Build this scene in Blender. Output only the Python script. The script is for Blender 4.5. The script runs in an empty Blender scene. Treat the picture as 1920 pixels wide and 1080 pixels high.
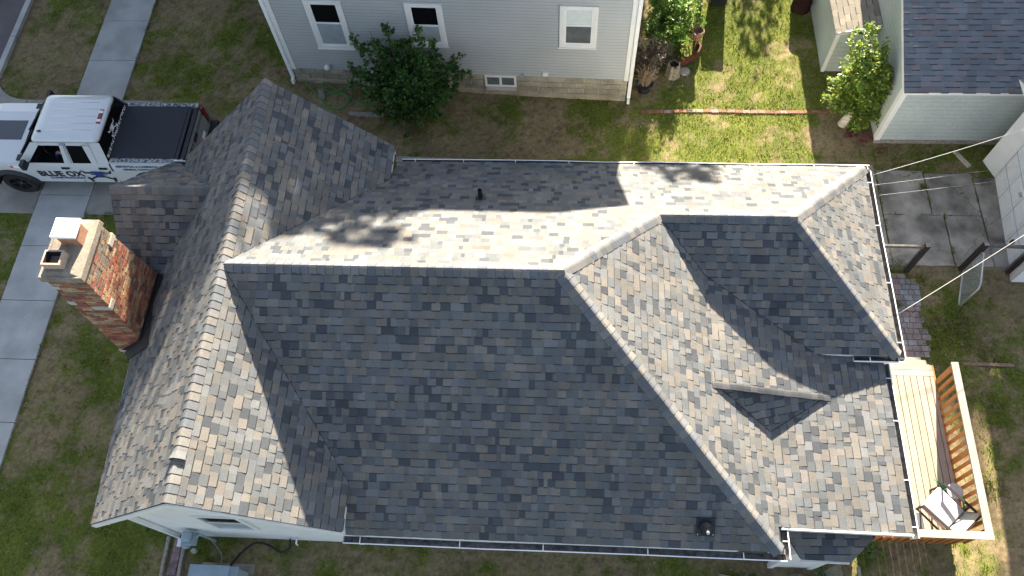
import bpy, bmesh, math, random
import numpy as np
from mathutils import Vector, Matrix
R=math.radians
random.seed(7); np.random.seed(7)
C=bpy.context.scene.collection
sc=bpy.context.scene
# ------------------------------------------------------------ camera, sky, sun
cd=bpy.data.cameras.new('camera'); cam=bpy.data.objects.new('camera',cd); C.objects.link(cam)
cd.sensor_width=36; cd.lens=1474.607/1920*36; cd.clip_start=.1; cd.clip_end=2000
RM=Matrix(((0.99805822,-0.02150865,0.05845658),(0.04520705,0.89574734,-0.44225901),(-0.04284993,0.44404289,0.89498033)))
cam.matrix_world=Matrix.Translation((0,0,16.8))@RM.to_4x4()
sc.camera=cam
SUN=Vector((.34,2.42,1)).normalized()
EL=math.asin(SUN.z); AZ=math.atan2(SUN.x,SUN.y)
w=bpy.data.worlds.new('World'); sc.world=w; w.use_nodes=True
nt=w.node_tree; bg=nt.nodes['Background']
sky=nt.nodes.new('ShaderNodeTexSky'); sky.sky_type='NISHITA'; sky.sun_disc=False
sky.sun_elevation=EL; sky.sun_rotation=AZ; sky.air_density=1.0; sky.dust_density=1.5; sky.ozone_density=1.0
hs=nt.nodes.new('ShaderNodeHueSaturation'); hs.inputs['Saturation'].default_value=.74; nt.links.new(sky.outputs[0],hs.inputs['Color']); nt.links.new(hs.outputs[0],bg.inputs[0]); bg.inputs[1].default_value=.052
sl=bpy.data.lights.new('sun','SUN'); sl.energy=5.0; sl.angle=R(.7); sl.color=(1,.88,.70)
so=bpy.data.objects.new('sun',sl); C.objects.link(so); so.rotation_euler=SUN.to_track_quat('Z','Y').to_euler()
sc.view_settings.view_transform='Standard'; sc.view_settings.look='None'; sc.view_settings.exposure=2.7; sc.view_settings.gamma=1
# ------------------------------------------------------------ materials
M={}
def mat(name,col,rough=.8,ns=None,na=.25,bump=0,metal=0,ns2=None,na2=.2,spec=.3,alpha=1,trans=0,coat=0):
    m=bpy.data.materials.new(name); m.use_nodes=True; n=m.node_tree.nodes; l=m.node_tree.links
    b=n['Principled BSDF']; b.inputs['Roughness'].default_value=rough; b.inputs['Metallic'].default_value=metal
    b.inputs['Specular IOR Level'].default_value=spec; b.inputs['Coat Weight'].default_value=coat
    if trans: b.inputs['Transmission Weight'].default_value=trans
    at=n.new('ShaderNodeAttribute'); at.attribute_name='tint'
    mx=n.new('ShaderNodeMix'); mx.data_type='RGBA'; mx.blend_type='MULTIPLY'; mx.inputs[0].default_value=1
    mx.inputs[6].default_value=(*col,1); l.new(at.outputs['Color'],mx.inputs[7]); out=mx.outputs[2]
    tc=n.new('ShaderNodeTexCoord')
    for s,a,det in ((ns,na,3),(ns2,na2,5)):
        if not s: continue
        t=n.new('ShaderNodeTexNoise'); t.inputs['Scale'].default_value=s; t.inputs['Detail'].default_value=det
        l.new(tc.outputs['Object'],t.inputs['Vector'])
        mr=n.new('ShaderNodeMapRange'); mr.inputs[1].default_value=.3; mr.inputs[2].default_value=.7; mr.inputs[3].default_value=1-a; mr.inputs[4].default_value=1+a
        l.new(t.outputs[0],mr.inputs[0])
        v=n.new('ShaderNodeVectorMath'); v.operation='SCALE'; l.new(out,v.inputs[0]); l.new(mr.outputs[0],v.inputs['Scale']); out=v.outputs[0]
        if bump and s==ns:
            bp=n.new('ShaderNodeBump'); bp.inputs['Strength'].default_value=bump; bp.inputs['Distance'].default_value=.01
            l.new(t.outputs[0],bp.inputs['Height']); l.new(bp.outputs[0],b.inputs['Normal'])
    l.new(out,b.inputs['Base Color']); M[name]=m; return m
mat('shingle',(1,1,1),.95,140,.4,.45,ns2=1.6,na2=.12,spec=.12)
mat('old_shingle',(1,1,1),.95,140,.35,.4,ns2=2,na2=.12,spec=.1)
mat('deck_black',(.03,.03,.033),.8)
mat('white_paint',(.74,.74,.72),.5,3,.05,ns2=40,na2=.03)
mat('white_metal',(.78,.79,.79),.35,4,.05)
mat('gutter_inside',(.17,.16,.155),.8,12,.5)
mat('siding',(.40,.42,.42),.55,.9,.07,ns2=30,na2=.05)
mat('pale_siding',(.43,.485,.475),.7,.7,.1,ns2=14,na2=.08)
mat('block',(.30,.27,.22),.9,25,.25,.5,ns2=2,na2=.3)
mat('mortar',(.33,.29,.24),.95,40,.3)
mat('brick',(1,1,1),.9,60,.3,.6,ns2=9,na2=.3)
mat('cement',(.22,.19,.155),.9,18,.18,.4,ns2=3,na2=.2)
mat('stone',(.45,.42,.36),.8,20,.12)
mat('clay',(.36,.19,.12),.8,20,.2)
mat('clay_pale',(.42,.32,.25),.8,20,.15)
mat('hatch_white',(.85,.85,.85),.4)
mat('black_metal',(.018,.018,.02),.45)
mat('black_plastic',(.02,.022,.026),.5,60,.2)
mat('rubber',(.018,.018,.018),.85,30,.3)
mat('glass_dark',(.006,.006,.007),.05,spec=.12)
mat('glass_mid',(.11,.125,.13),.25,5,.2,spec=.5)
mat('screen',(.30,.35,.37),.45,6,.08)
mat('curtain',(.6,.66,.64),.6,8,.06)
mat('truck_paint',(.56,.585,.60),.22,spec=.5,coat=.6)
mat('truck_cover',(.028,.033,.042),.75,90,.3,.3)
mat('stripe_vinyl',(.07,.08,.1),.4)
mat('decal_blue',(.03,.05,.22),.4); mat('decal_black',(.015,.015,.02),.4); mat('decal_white',(.8,.8,.8),.4); mat('decal_pink',(.7,.08,.16),.4)
mat('lamp_red',(.14,.008,.015),.2,spec=.6); mat('lamp_clear',(.7,.7,.7),.15)
mat('chrome',(.5,.5,.5),.25,metal=1)
mat('camo',(.2,.22,.24),.6,16,1.2)
mat('wood_new',(.33,.285,.235),.7,None,.2,ns2=3,na2=.12)
mat('wood_orange',(.40,.165,.05),.6,12,.2)
mat('wood_grey',(.28,.25,.22),.9,14,.3,.3)
mat('wood_dark',(.035,.028,.025),.9,14,.3)
mat('concrete',(.37,.37,.36),.9,60,.12,.2,ns2=1.3,na2=.2)
mat('concrete_old',(.27,.24,.205),.95,50,.22,.3,ns2=1.7,na2=.6)
mat('asphalt',(.10,.095,.1),.95,80,.35,.4,ns2=1,na2=.2)
mat('paver',(1,1,1),.9,50,.2,.3,ns2=4,na2=.2)
mat('leaf',(1,1,1),.42,8,.15,spec=.35)
mat('bark',(.17,.13,.10),.9,20,.3,.5)
mat('bark_pale',(.5,.46,.38),.8,14,.3,.3)
mat('grass',(1,1,1),.8,None)
mat('galv',(.45,.47,.48),.4,20,.15,metal=.6)
mat('cable_white',(.3,.3,.3),.5)
mat('hose_green',(.05,.26,.06),.4)
mat('terracotta',(.32,.14,.12),.7,10,.15)
mat('rust',(.09,.03,.018),.85,12,.4)
mat('grey_cabinet',(.27,.34,.39),.5,5,.1)
mat('cushion',(.40,.40,.42),.85,40,.1)
mat('mesh_fabric',(.28,.30,.28),.8,50,.2)
mat('frame_brown',(.03,.022,.022),.5)
mat('green_plastic',(.02,.25,.08),.4)
mat('denim',(.04,.06,.16),.9); mat('skin',(.5,.28,.2),.6)
mat('wood_loose',(.5,.42,.33),.8,10,.2)
mat('dirt',(.13,.095,.07),.95,25,.35)
mat('stain_dark',(.06,.05,.05),.9,10,.4)
# leaf translucency
def leafmat(m):
    n=m.node_tree.nodes;l=m.node_tree.links;b=n['Principled BSDF'];o=n['Material Output']
    t=n.new('ShaderNodeBsdfTranslucent'); src=b.inputs['Base Color'].links[0].from_socket; l.new(src,t.inputs[0])
    mx=n.new('ShaderNodeMixShader'); mx.inputs[0].default_value=.35; l.new(b.outputs[0],mx.inputs[1]); l.new(t.outputs[0],mx.inputs[2]); l.new(mx.outputs[0],o.inputs[0])
leafmat(M['leaf']); leafmat(M['grass'])
# wood grain on new boards: stretched noise
def grain(m,axis):
    n=m.node_tree.nodes;l=m.node_tree.links;b=n['Principled BSDF']
    tc=n.new('ShaderNodeTexCoord');mp=n.new('ShaderNodeMapping');mp.inputs['Scale'].default_value=(40,2,40) if axis=='y' else (2,40,40)
    t=n.new('ShaderNodeTexNoise');t.inputs['Scale'].default_value=1;t.inputs['Detail'].default_value=3
    l.new(tc.outputs['Object'],mp.inputs[0]);l.new(mp.outputs[0],t.inputs['Vector'])
    mr=n.new('ShaderNodeMapRange');mr.inputs[1].default_value=.3;mr.inputs[2].default_value=.7;mr.inputs[3].default_value=.82;mr.inputs[4].default_value=1.12
    l.new(t.outputs[0],mr.inputs[0]);v=n.new('ShaderNodeVectorMath');v.operation='SCALE'
    l.new(b.inputs['Base Color'].links[0].from_socket,v.inputs[0]);l.new(mr.outputs[0],v.inputs['Scale']);l.new(v.outputs[0],b.inputs['Base Color'])
grain(M['wood_new'],'y')
# ------------------------------------------------------------ mesh helpers
def setp(o,p):     # parent, children are modelled in world coordinates
    o.parent=p
    if p.parent is None and p.type=='EMPTY': o.matrix_parent_inverse=Matrix.Translation(-p.location)
class MB:
    def __init__(s): s.v=[];s.f=[];s.m=[];s.c=[];s.mats=[]
    def mi(s,m):
        if m not in s.mats: s.mats.append(m)
        return s.mats.index(m)
    def face(s,pts,m,col=(1,1,1)):
        i=len(s.v); s.v+= [tuple(p) for p in pts]; s.f.append(tuple(range(i,i+len(pts)))); s.m.append(s.mi(m)); s.c.append(col)
    def box(s,lo,hi,m,col=(1,1,1),X=None):
        x0,y0,z0=lo;x1,y1,z1=hi
        P=[(x0,y0,z0),(x1,y0,z0),(x1,y1,z0),(x0,y1,z0),(x0,y0,z1),(x1,y0,z1),(x1,y1,z1),(x0,y1,z1)]
        if X is not None: P=[tuple(X@Vector(p)) for p in P]
        s.hexa(P,m,col)
    def hexa(s,P,m,col=(1,1,1)):
        i=len(s.v); s.v+=[tuple(p) for p in P]
        for q in ((3,2,1,0),(4,5,6,7),(0,1,5,4),(1,2,6,5),(2,3,7,6),(3,0,4,7)):
            s.f.append(tuple(i+k for k in q)); s.m.append(s.mi(m)); s.c.append(col)
    def prism(s,poly,off,m,col=(1,1,1)):   # poly list of 3d, extruded by vector off
        off=Vector(off); a=[Vector(p) for p in poly]; b=[p+off for p in a]; n=len(a)
        s.face(a[::-1],m,col); s.face(b,m,col)
        for k in range(n): s.face([a[k],a[(k+1)%n],b[(k+1)%n],b[k]],m,col)
    def beam(s,p,q,wd,ht,m,col=(1,1,1),up=(0,0,1)):
        p=Vector(p);q=Vector(q);d=(q-p).normalized();u=Vector(up)
        if abs(d.dot(u))>.98: u=Vector((0,1,0))
        sd=d.cross(u).normalized();u=sd.cross(d).normalized();a=sd*wd/2;b=u*ht/2
        s.hexa([p-a-b,p+a-b,q+a-b,q-a-b,p-a+b,p+a+b,q+a+b,q-a+b],m,col)
    def tube(s,pts,r,m,col=(1,1,1),n=6,cap=True):
        pts=[Vector(p) for p in pts]; rs=r if hasattr(r,'__len__') else [r]*len(pts); base=len(s.v); prev=None
        for k,p in enumerate(pts):
            d=(pts[min(k+1,len(pts)-1)]-pts[max(k-1,0)]).normalized()
            u=(prev-d*prev.dot(d)) if prev is not None else d.cross(Vector((0,0,1)) if abs(d.z)<.9 else Vector((1,0,0)))
            u.normalize(); prev=u; w_=d.cross(u)
            for j in range(n):
                a=2*math.pi*j/n; s.v.append(tuple(p+(u*math.cos(a)+w_*math.sin(a))*rs[k]))
        mi=s.mi(m)
        for k in range(len(pts)-1):
            for j in range(n):
                a=base+k*n+j;b=base+k*n+(j+1)%n; s.f.append((a,b,b+n,a+n)); s.m.append(mi); s.c.append(col)
        if cap:
            s.f.append(tuple(base+j for j in range(n))[::-1]); s.m.append(mi); s.c.append(col)
            s.f.append(tuple(base+(len(pts)-1)*n+j for j in range(n))); s.m.append(mi); s.c.append(col)
    def lathe(s,c,prof,m,col=(1,1,1),n=20,axis=(0,0,1)):  # prof list (r,h)
        ax=Vector(axis).normalized(); u=ax.orthogonal().normalized(); v=ax.cross(u); c=Vector(c); base=len(s.v)
        for r,h in prof:
            for j in range(n):
                a=2*math.pi*j/n; s.v.append(tuple(c+ax*h+(u*math.cos(a)+v*math.sin(a))*r))
        mi=s.mi(m)
        for k in range(len(prof)-1):
            for j in range(n):
                a=base+k*n+j;b=base+k*n+(j+1)%n; s.f.append((a,b,b+n,a+n)); s.m.append(mi); s.c.append(col)
    def build(s,name,parent=None,smooth=False,bevel=0):
        me=bpy.data.meshes.new(name); me.from_pydata(s.v,[],s.f)
        for m in s.mats: me.materials.append(M[m])
        me.polygons.foreach_set('material_index',s.m)
        ca=me.color_attributes.new('tint','FLOAT_COLOR','CORNER')
        arr=np.ones((len(me.loops),4),dtype=np.float32); cols=np.array(s.c,dtype=np.float32).reshape(-1,3)
        tot=np.array([len(f) for f in s.f]); arr[:,:3]=np.repeat(cols,tot,axis=0); ca.data.foreach_set('color',arr.ravel())
        if smooth: me.polygons.foreach_set('use_smooth',[True]*len(s.f))
        me.update(); o=bpy.data.objects.new(name,me); C.objects.link(o)
        if parent is not None: setp(o,parent)
        if bevel:
            b=o.modifiers.new('bevel','BEVEL'); b.width=bevel; b.segments=2; b.limit_method='ANGLE'
        return o
def weld(o,d=.0005):
    bm=bmesh.new(); bm.from_mesh(o.data); bmesh.ops.remove_doubles(bm,verts=bm.verts,dist=d); bmesh.ops.recalc_face_normals(bm,faces=bm.faces); bm.to_mesh(o.data); bm.free()
def tag(o,label=None,cat=None,group=None,kind=None):
    if label: o['label']=label
    if cat: o['category']=cat
    if group: o['group']=group
    if kind: o['kind']=kind
    return o
def thing(name,label,cat,loc=(0,0,0),group=None):
    o=bpy.data.objects.new(name,None); o.empty_display_size=.2; C.objects.link(o)
    o.location=loc; return tag(o,label,cat,group)
def text(body,size,mtx,m,name,parent,extr=.002,bold=0,sx=1):
    cu=bpy.data.curves.new(name,'FONT'); cu.body=body; cu.size=size; cu.extrude=extr; cu.offset=bold; cu.align_x='CENTER'; cu.align_y='CENTER'
    t=bpy.data.objects.new('tmp',cu); C.objects.link(t); bpy.context.view_layer.update()
    me=bpy.data.meshes.new_from_object(t.evaluated_get(bpy.context.evaluated_depsgraph_get())); bpy.data.objects.remove(t)
    me.name=name; me.materials.clear(); me.materials.append(M[m]); me.transform(mtx@Matrix.Diagonal((sx,1,1,1)))
    ca=me.color_attributes.new('tint','FLOAT_COLOR','CORNER'); ca.data.foreach_set('color',np.ones(len(me.loops)*4,dtype=np.float32))
    o=bpy.data.objects.new(name,me); C.objects.link(o); setp(o,parent); return o
def frame_mtx(o,x,y):
    x=Vector(x).normalized(); y=Vector(y); y=(y-x*y.dot(x)).normalized(); z=x.cross(y)
    m=Matrix((x,y,z)).transposed().to_4x4(); m.translation=Vector(o); return m
# ------------------------------------------------------------ noise for the terrain
def vnoise(x,y,s,seed):
    rs=np.random.RandomState(seed); G=rs.rand(257,257); x=np.asarray(x)*s+71.3; y=np.asarray(y)*s+37.7
    xi=np.floor(x).astype(int);yi=np.floor(y).astype(int);fx=x-xi;fy=y-yi;fx=fx*fx*(3-2*fx);fy=fy*fy*(3-2*fy)
    a=G[xi%256,yi%256];b=G[(xi+1)%256,yi%256];c=G[xi%256,(yi+1)%256];d=G[(xi+1)%256,(yi+1)%256]
    return (a*(1-fx)+b*fx)*(1-fy)+(c*(1-fx)+d*fx)*fy
def fbm(x,y,s,seed,o=4):
    r=0;a=.5;t=0
    for k in range(o): r=r+a*vnoise(x,y,s*2**k,seed+k); t+=a; a*=.55
    return r/t
def sst(x): x=np.clip(x,0,1); return x*x*(3-2*x)
def gz(x,y):
    x=np.asarray(x,float);y=np.asarray(y,float)
    return .30*sst((1.5-x)/9.5)*sst((x+11.6)/2.2)*sst((y-12.2)/1.8)+.0*x
def lush(x,y):   # 0 bare dirt .. 1 green grass
    x=np.asarray(x,float);y=np.asarray(y,float)
    n=fbm(x,y,.9,3)*.45+fbm(x,y,3.2,11)*.33+fbm(x,y,9,17,3)*.22
    b=np.full_like(n,.50)
    z=lambda x0,x1,y0,y1,v,s=.35: sst((x-x0)/s+.5)*sst((x1-x)/s+.5)*sst((y-y0)/s+.5)*sst((y1-y)/s+.5)*v
    b=b+z(-12.2,-8,-3,9.9,.10)+z(-16,-13.5,-3,10.2,.35)-z(-12.2,-8.7,13,18,.12)-z(-16,-13.5,13.8,18,.02)+z(-8.7,-6.9,14,22,.2)
    b=b-z(-7.4,2.2,12.2,14.6,.12,.5)+z(2.6,7,13.7,18,.42)+z(2.4,6.9,11.8,13.6,.40)-z(-4.3,1.8,12.2,12.7,.10)-z(-4,2,11.3,11.9,.12)
    b=b-z(8.3,17,-3,8.9,.26)-z(6.6,11,11.7,13,.16)-z(6.4,7.6,12.2,14,.08)-z(-7.5,5,-3,2.3,.14)-z(1.6,3.2,14.3,16.9,.25)-z(6.2,7.1,14,18,.1)
    b=b+z(8.5,9.3,7,8.3,.18)+z(8.6,9.8,5.0,7.4,.08,.8)
    b=b-z(-9.4,-4.5,12.4,13.6,.12)
    return sst((n-.5)*5.0+b)
def gcol(x,y):
    l=lush(x,y)[...,None]; n=fbm(x,y,1.6,31)[...,None]; n2=fbm(x,y,9,41,3)[...,None]
    green=np.array([.060,.088,.016])*(1-n)+np.array([.145,.160,.030])*n
    dry=np.array([.165,.125,.070])*(1-n)+np.array([.25,.195,.11])*n
    dirt=np.array([.085,.058,.042])
    d2=dry*(1-sst((n2-.5)*3)*.7)+dirt*sst((n2-.5)*3)*.7
    return green*l+d2*(1-l)
# ------------------------------------------------------------ ground
xs=np.concatenate([[-400,-150,-60,-30],np.arange(-18.5,13.6,.07),[30,60,150,400]])
ys=np.concatenate([[-400,-150,-50,-15],np.arange(-1.2,19.5,.07),[30,60,150,400]])
X,Y=np.meshgrid(xs,ys,indexing='ij'); Zg=gz(X,Y)+(fbm(X,Y,3,5)-.5)*.05*((abs(X)<20)&(Y<20)&(Y>-3))
nx,ny=X.shape; co=np.stack([X,Y,Zg],-1).reshape(-1,3)
idx=np.arange(nx*ny).reshape(nx,ny); fc=np.stack([idx[:-1,:-1],idx[1:,:-1],idx[1:,1:],idx[:-1,1:]],-1).reshape(-1,4)
me=bpy.data.meshes.new('lawn'); me.vertices.add(len(co)); me.vertices.foreach_set('co',co.ravel().astype(np.float32))
me.loops.add(fc.size); me.loops.foreach_set('vertex_index',fc.ravel().astype(np.int32))
me.polygons.add(len(fc)); me.polygons.foreach_set('loop_start',(np.arange(len(fc))*4).astype(np.int32)); me.polygons.foreach_set('loop_total',np.full(len(fc),4,dtype=np.int32))
me.update(); me.validate()
gc=gcol(X,Y).reshape(-1,3); ca=me.color_attributes.new('tint','FLOAT_COLOR','POINT'); ca.data.foreach_set('color',np.concatenate([gc,np.ones((len(gc),1))],1).astype(np.float32).ravel())
mat('lawn_soil',(1,1,1),.95,70,.35,.8,ns2=12,na2=.25,spec=.1); me.materials.append(M['lawn_soil'])
go=bpy.data.objects.new('lawn',me); C.objects.link(go); go['kind']='structure'
# hard surfaces (blocked for grass)
def rects_block(x,y):
    k=(x<-15.95)&(y>13.6)
    k|=(x>-13.57+.02*np.sin(y*9))&(x<-12.17+.03*np.sin(y*7))
    k|=(y>10.12)&(y<13.85)&(x<-9.7)
    k|=(x>-8)&(x<6.1)&(y>2.4)&(y<9.8)
    k|=(x>6.4)&(x<10.6)&(y>9.1)&(y<11.75+.12*np.sin(x*5))
    k|=(x>7.5)&(x<8.38)&(y>6.75)&(y<8.8)
    k|=(x>6.1)&(x<8.0)&(y>2.7)&(y<6.3)
    k|=(y>14.35)&(x>-7.3)&(x<1.7)
    k|=(x>8)&(y>12.7); k|=(x>7)&(y>15); k|=(x>10.6)&(y>8.7)
    return k
mb=MB(); t=.12
def slab(mb,x0,x1,y0,y1,top,m,gap=.012):
    mb.box((x0+gap/2,y0+gap/2,-.15),(x1-gap/2,y1-gap/2,top),m)
yy=-4.5
while yy<20:
    mb2=yy+1.52; slab(mb,-13.55,-12.17,yy,mb2,.055 if not(10<yy+.7<13.9) else .05,'concrete',.014); yy=mb2
o=mb.build('sidewalk',bevel=.006); tag(o,kind='structure')
mb=MB()
for a in ((-14.9,-13.55),(-12.17,-10.9),(-10.9,-9.55)):
    mb.box((a[0]+.012,10.15,-.15),(a[1]-.012,13.82,.05),'concrete_drive')
mat('concrete_drive',(.27,.255,.23),.92,45,.16,.3,ns2=1.4,na2=.2)
# apron flare up to the street
fl=[(-14.912,13.82)]+[(-14.912-1.1*math.sin(a)+.0,13.82+.9*(1-math.cos(a))) for a in [R(t_) for t_ in range(15,91,15)]]
poly=[(x,y,-.1) for x,y in fl]+[(-16.05,14.9,-.1),(-16.3,14.9,-.1),(-16.3,9,-.1),(-16,9.2,-.1),(-14.912,10.15,-.1)]
mb.prism(poly,(0,0,.148),'concrete_drive')
o=mb.build('driveway'); tag(o,kind='structure')
mb=MB(); mb.box((-30,-30,-.1),(-16.3,60,.022),'asphalt'); mb.box((-16.299,14.9,-.1),(-16.16,60,.026),'asphalt'); tag(mb.build('street'),kind='structure')
mb=MB()
for k in range(12): mb.box((-16.15,14.62+k*1.5,-.1),(-15.98,14.62+k*1.5+1.48,.12),'concrete')
tag(mb.build('curb',bevel=.01),kind='structure')
# old cracked slab
mb=MB()
def rag(x0,x1,y0,y1,seed):
    rs=random.Random(seed); p=[]
    for a,b,n in (((x0,y0),(x1,y0),8),((x1,y0),(x1,y1),8),((x1,y1),(x0,y1),8),((x0,y1),(x0,y0),8)):
        for k in range(n):
            f=k/n; p.append((a[0]+(b[0]-a[0])*f+rs.uniform(-.012,.012),a[1]+(b[1]-a[1])*f+rs.uniform(-.012,.012)))
    return p
for i,(x0,x1,y0,y1) in enumerate([(6.3,7.86,9.12,11.95),(7.90,9.03,10.512,11.8),(7.90,9.30,9.12,10.50),(9.06,10.19,10.512,11.72),(9.33,10.19,9.12,10.50),(10.23,10.75,9.12,11.6)]):
    mb.prism([(x,y,-.1) for x,y in rag(x0,x1,y0,y1,i)],(0,0,.135+.004*(i%2)),'concrete_old')
o=mb.build('concrete_pad'); tag(o,kind='structure')
def add_cracks(m):
    n=m.node_tree.nodes;l=m.node_tree.links;b=n['Principled BSDF'];tc=n.new('ShaderNodeTexCoord')
    nz=n.new('ShaderNodeTexNoise');nz.inputs['Scale'].default_value=3;l.new(tc.outputs['Object'],nz.inputs['Vector'])
    ad=n.new('ShaderNodeVectorMath');ad.operation='MULTIPLY_ADD';ad.inputs[1].default_value=(.5,.5,.5);l.new(nz.outputs['Color'],ad.inputs[0]);l.new(tc.outputs['Object'],ad.inputs[2])
    vo=n.new('ShaderNodeTexVoronoi');vo.feature='DISTANCE_TO_EDGE';vo.inputs['Scale'].default_value=.42;l.new(ad.outputs[0],vo.inputs['Vector'])
    mr=n.new('ShaderNodeMapRange');mr.inputs[1].default_value=.001;mr.inputs[2].default_value=.006;mr.inputs[3].default_value=.5;mr.inputs[4].default_value=1
    l.new(vo.outputs['Distance'],mr.inputs[0]);v=n.new('ShaderNodeVectorMath');v.operation='SCALE'
    l.new(b.inputs['Base Color'].links[0].from_socket,v.inputs[0]);l.new(mr.outputs[0],v.inputs['Scale']);l.new(v.outputs[0],b.inputs['Base Color'])
add_cracks(M['concrete_old'])
# paver path
mb=MB(); rs=random.Random(4); y=6.78
while y<8.85:
    x=7.45+rs.choice([0,-.1])
    while x<8.36:
        wd=rs.choice([.13,.2,.2]); 
        if not(x>8.1 and y>8.6) and x+wd<8.42:
            c=rs.choice([(.25,.195,.19),(.23,.185,.18),(.27,.22,.21),(.24,.24,.24),(.215,.215,.22)])
            k=rs.uniform(.85,1.1); mb.box((x+.006,y+.006,-.05),(x+wd-.006,y+.134,.045+rs.uniform(0,.006)),'paver',tuple(a*k for a in c))
        x+=wd
    y+=.14
tag(mb.build('paver_path'),kind='structure')
# grass blades
N=330000
px=np.random.uniform(-17.5,13.2,N); py=np.random.uniform(1.0,18.6,N)
L=lush(px,py); keep=(np.random.rand(N)<(.12+.88*L))&(~rects_block(px,py)); px=px[keep];py=py[keep];L=L[keep]
# weeds in slab joints and along edges
jx=[];jy=[]
for (x0,y0,x1,y1,n) in ((7.88,9.1,7.88,11.9,260),(9.04,10.5,9.04,11.8,160),(9.32,9.1,9.32,10.5,260),(10.2,9.1,10.2,11.6,160),(7.9,10.5,10.2,10.5,60),(-12.155,-1,-12.155,10,900),(-13.58,-1,-13.58,10,900),(-12.155,13.9,-12.155,18,400),(-13.58,13.9,-13.58,18,400),(-12.17,10.15,-9.6,10.15,300),(-13.56,10.2,-13.56,13.8,120),(-4,2.2,5,2.2,300)):
    f=np.random.rand(n); cl=vnoise(f*9,f*0+x0,1,8)>.45
    f=f[cl]; jx.append(x0+(x1-x0)*f+np.random.normal(0,.015,len(f))); jy.append(y0+(y1-y0)*f+np.random.normal(0,.015,len(f)))
for cx,cy,n,s in ((8.95,11.3,120,.05),(8.0,9.05,250,.12),(8.6,11.95,500,.22),(8.35,12.35,400,.25),(8.45,8.75,260,.08),(8.9,7.6,1500,.32),(9.5,6.9,800,.3),(9.4,5.6,500,.25),(9.1,3.9,350,.15),(7.83,8.05,60,.05),(-4.7,13.25,500,.25),(-3.8,12.9,500,.25),(-10.3,14.4,500,.2)):
    jx.append(np.random.normal(cx,s,n)); jy.append(np.random.normal(cy,s,n))
jx=np.concatenate(jx);jy=np.concatenate(jy); px=np.concatenate([px,jx]);py=np.concatenate([py,jy]);L=np.concatenate([L,np.ones(len(jx))])
n=len(px); h=np.random.uniform(.02,.065,n)*(.55+.6*L)*(1+.5*sst((-9-px)/3)*0); a=np.random.uniform(0,6.283,n); wd=np.random.uniform(.005,.014,n)
lean=np.random.normal(0,1,(n,2))*.7*h[:,None]; base=np.stack([px,py,gz(px,py)],1)
base[:,2]+=np.where(rects_block(px,py),.05,-.005)
d=np.stack([np.cos(a),np.sin(a),a*0],1)*wd[:,None]; tip=base+np.concatenate([lean,h[:,None]],1)
V=np.stack([base-d,base+d,tip],1).reshape(-1,3)
cg=gcol(px,py); rnd=np.random.rand(n,1); g1=np.array([.085,.13,.016])+rnd*np.array([.15,.12,.018]); g2=np.array([.26,.20,.10])+rnd*.09
u=np.random.rand(n,1); isdry=(u>(.22+.72*L[:,None])); col=np.where(isdry,g2,g1)*np.random.uniform(.5,1.4,(n,1))
me=bpy.data.meshes.new('grass'); me.vertices.add(3*n); me.vertices.foreach_set('co',V.astype(np.float32).ravel())
me.loops.add(3*n); me.loops.foreach_set('vertex_index',np.arange(3*n,dtype=np.int32)); me.polygons.add(n)
me.polygons.foreach_set('loop_start',(np.arange(n)*3).astype(np.int32)); me.polygons.foreach_set('loop_total',np.full(n,3,dtype=np.int32)); me.update()
ca=me.color_attributes.new('tint','FLOAT_COLOR','POINT'); ca.data.foreach_set('color',np.concatenate([np.repeat(col,3,0),np.ones((3*n,1))],1).astype(np.float32).ravel())
me.materials.append(M['grass']); o=bpy.data.objects.new('grass',me); C.objects.link(o); tag(o,'short dry and green grass blades growing over the lawns','grass',kind='stuff')
# leaf litter flecks
mb=MB(); rs=random.Random(3)
for k in range(700):
    x=rs.uniform(-16,13);y=rs.uniform(1.5,18)
    if bool(rects_block(np.array(x),np.array(y))) and rs.random()<.8: continue
    s=rs.uniform(.008,.022);a=rs.uniform(0,6.28);z=float(gz(x,y))+.045; c=rs.choice([(.5,.42,.25),(.35,.26,.14),(.6,.56,.45),(.2,.13,.07)])
    dx=math.cos(a)*s;dy=math.sin(a)*s; mb.face([(x-dx,y-dy,z),(x+dy*.5,y-dx*.5,z+.006),(x+dx,y+dy,z),(x-dy*.5,y+dx*.5,z+.004)],'leaf',c)
tag(mb.build('fallen_leaves'),'scattered dry leaves and bits lying on the grass','leaves',kind='stuff')
# ------------------------------------------------------------ shingles
PAL=[((.064,.071,.081),.14),((.104,.112,.120),.23),((.124,.123,.119),.28),((.152,.141,.129),.21),((.134,.139,.144),.14)]
PALG=[((.150,.160,.176),.5),((.140,.152,.168),.32),((.170,.152,.158),.18)]
def pick(pal,rs):
    r=rs.random();a=0
    for c,p in pal:
        a+=p
        if r<a: break
    k=rs.uniform(.86,1.14); return tuple(v*k for v in c)
def clip(poly,ax,val,sgn):
    out=[];n=len(poly)
    for i in range(n):
        a=poly[i];b=poly[(i+1)%n];da=(a[ax]-val)*sgn;db=(b[ax]-val)*sgn
        if da>=0: out.append(a)
        if (da>=0)!=(db>=0):
            t_=da/(da-db); out.append((a[0]+(b[0]-a[0])*t_,a[1]+(b[1]-a[1])*t_))
    return out
def area(p): return .5*sum(p[i][0]*p[(i+1)%len(p)][1]-p[(i+1)%len(p)][0]*p[i][1] for i in range(len(p)))
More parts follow.
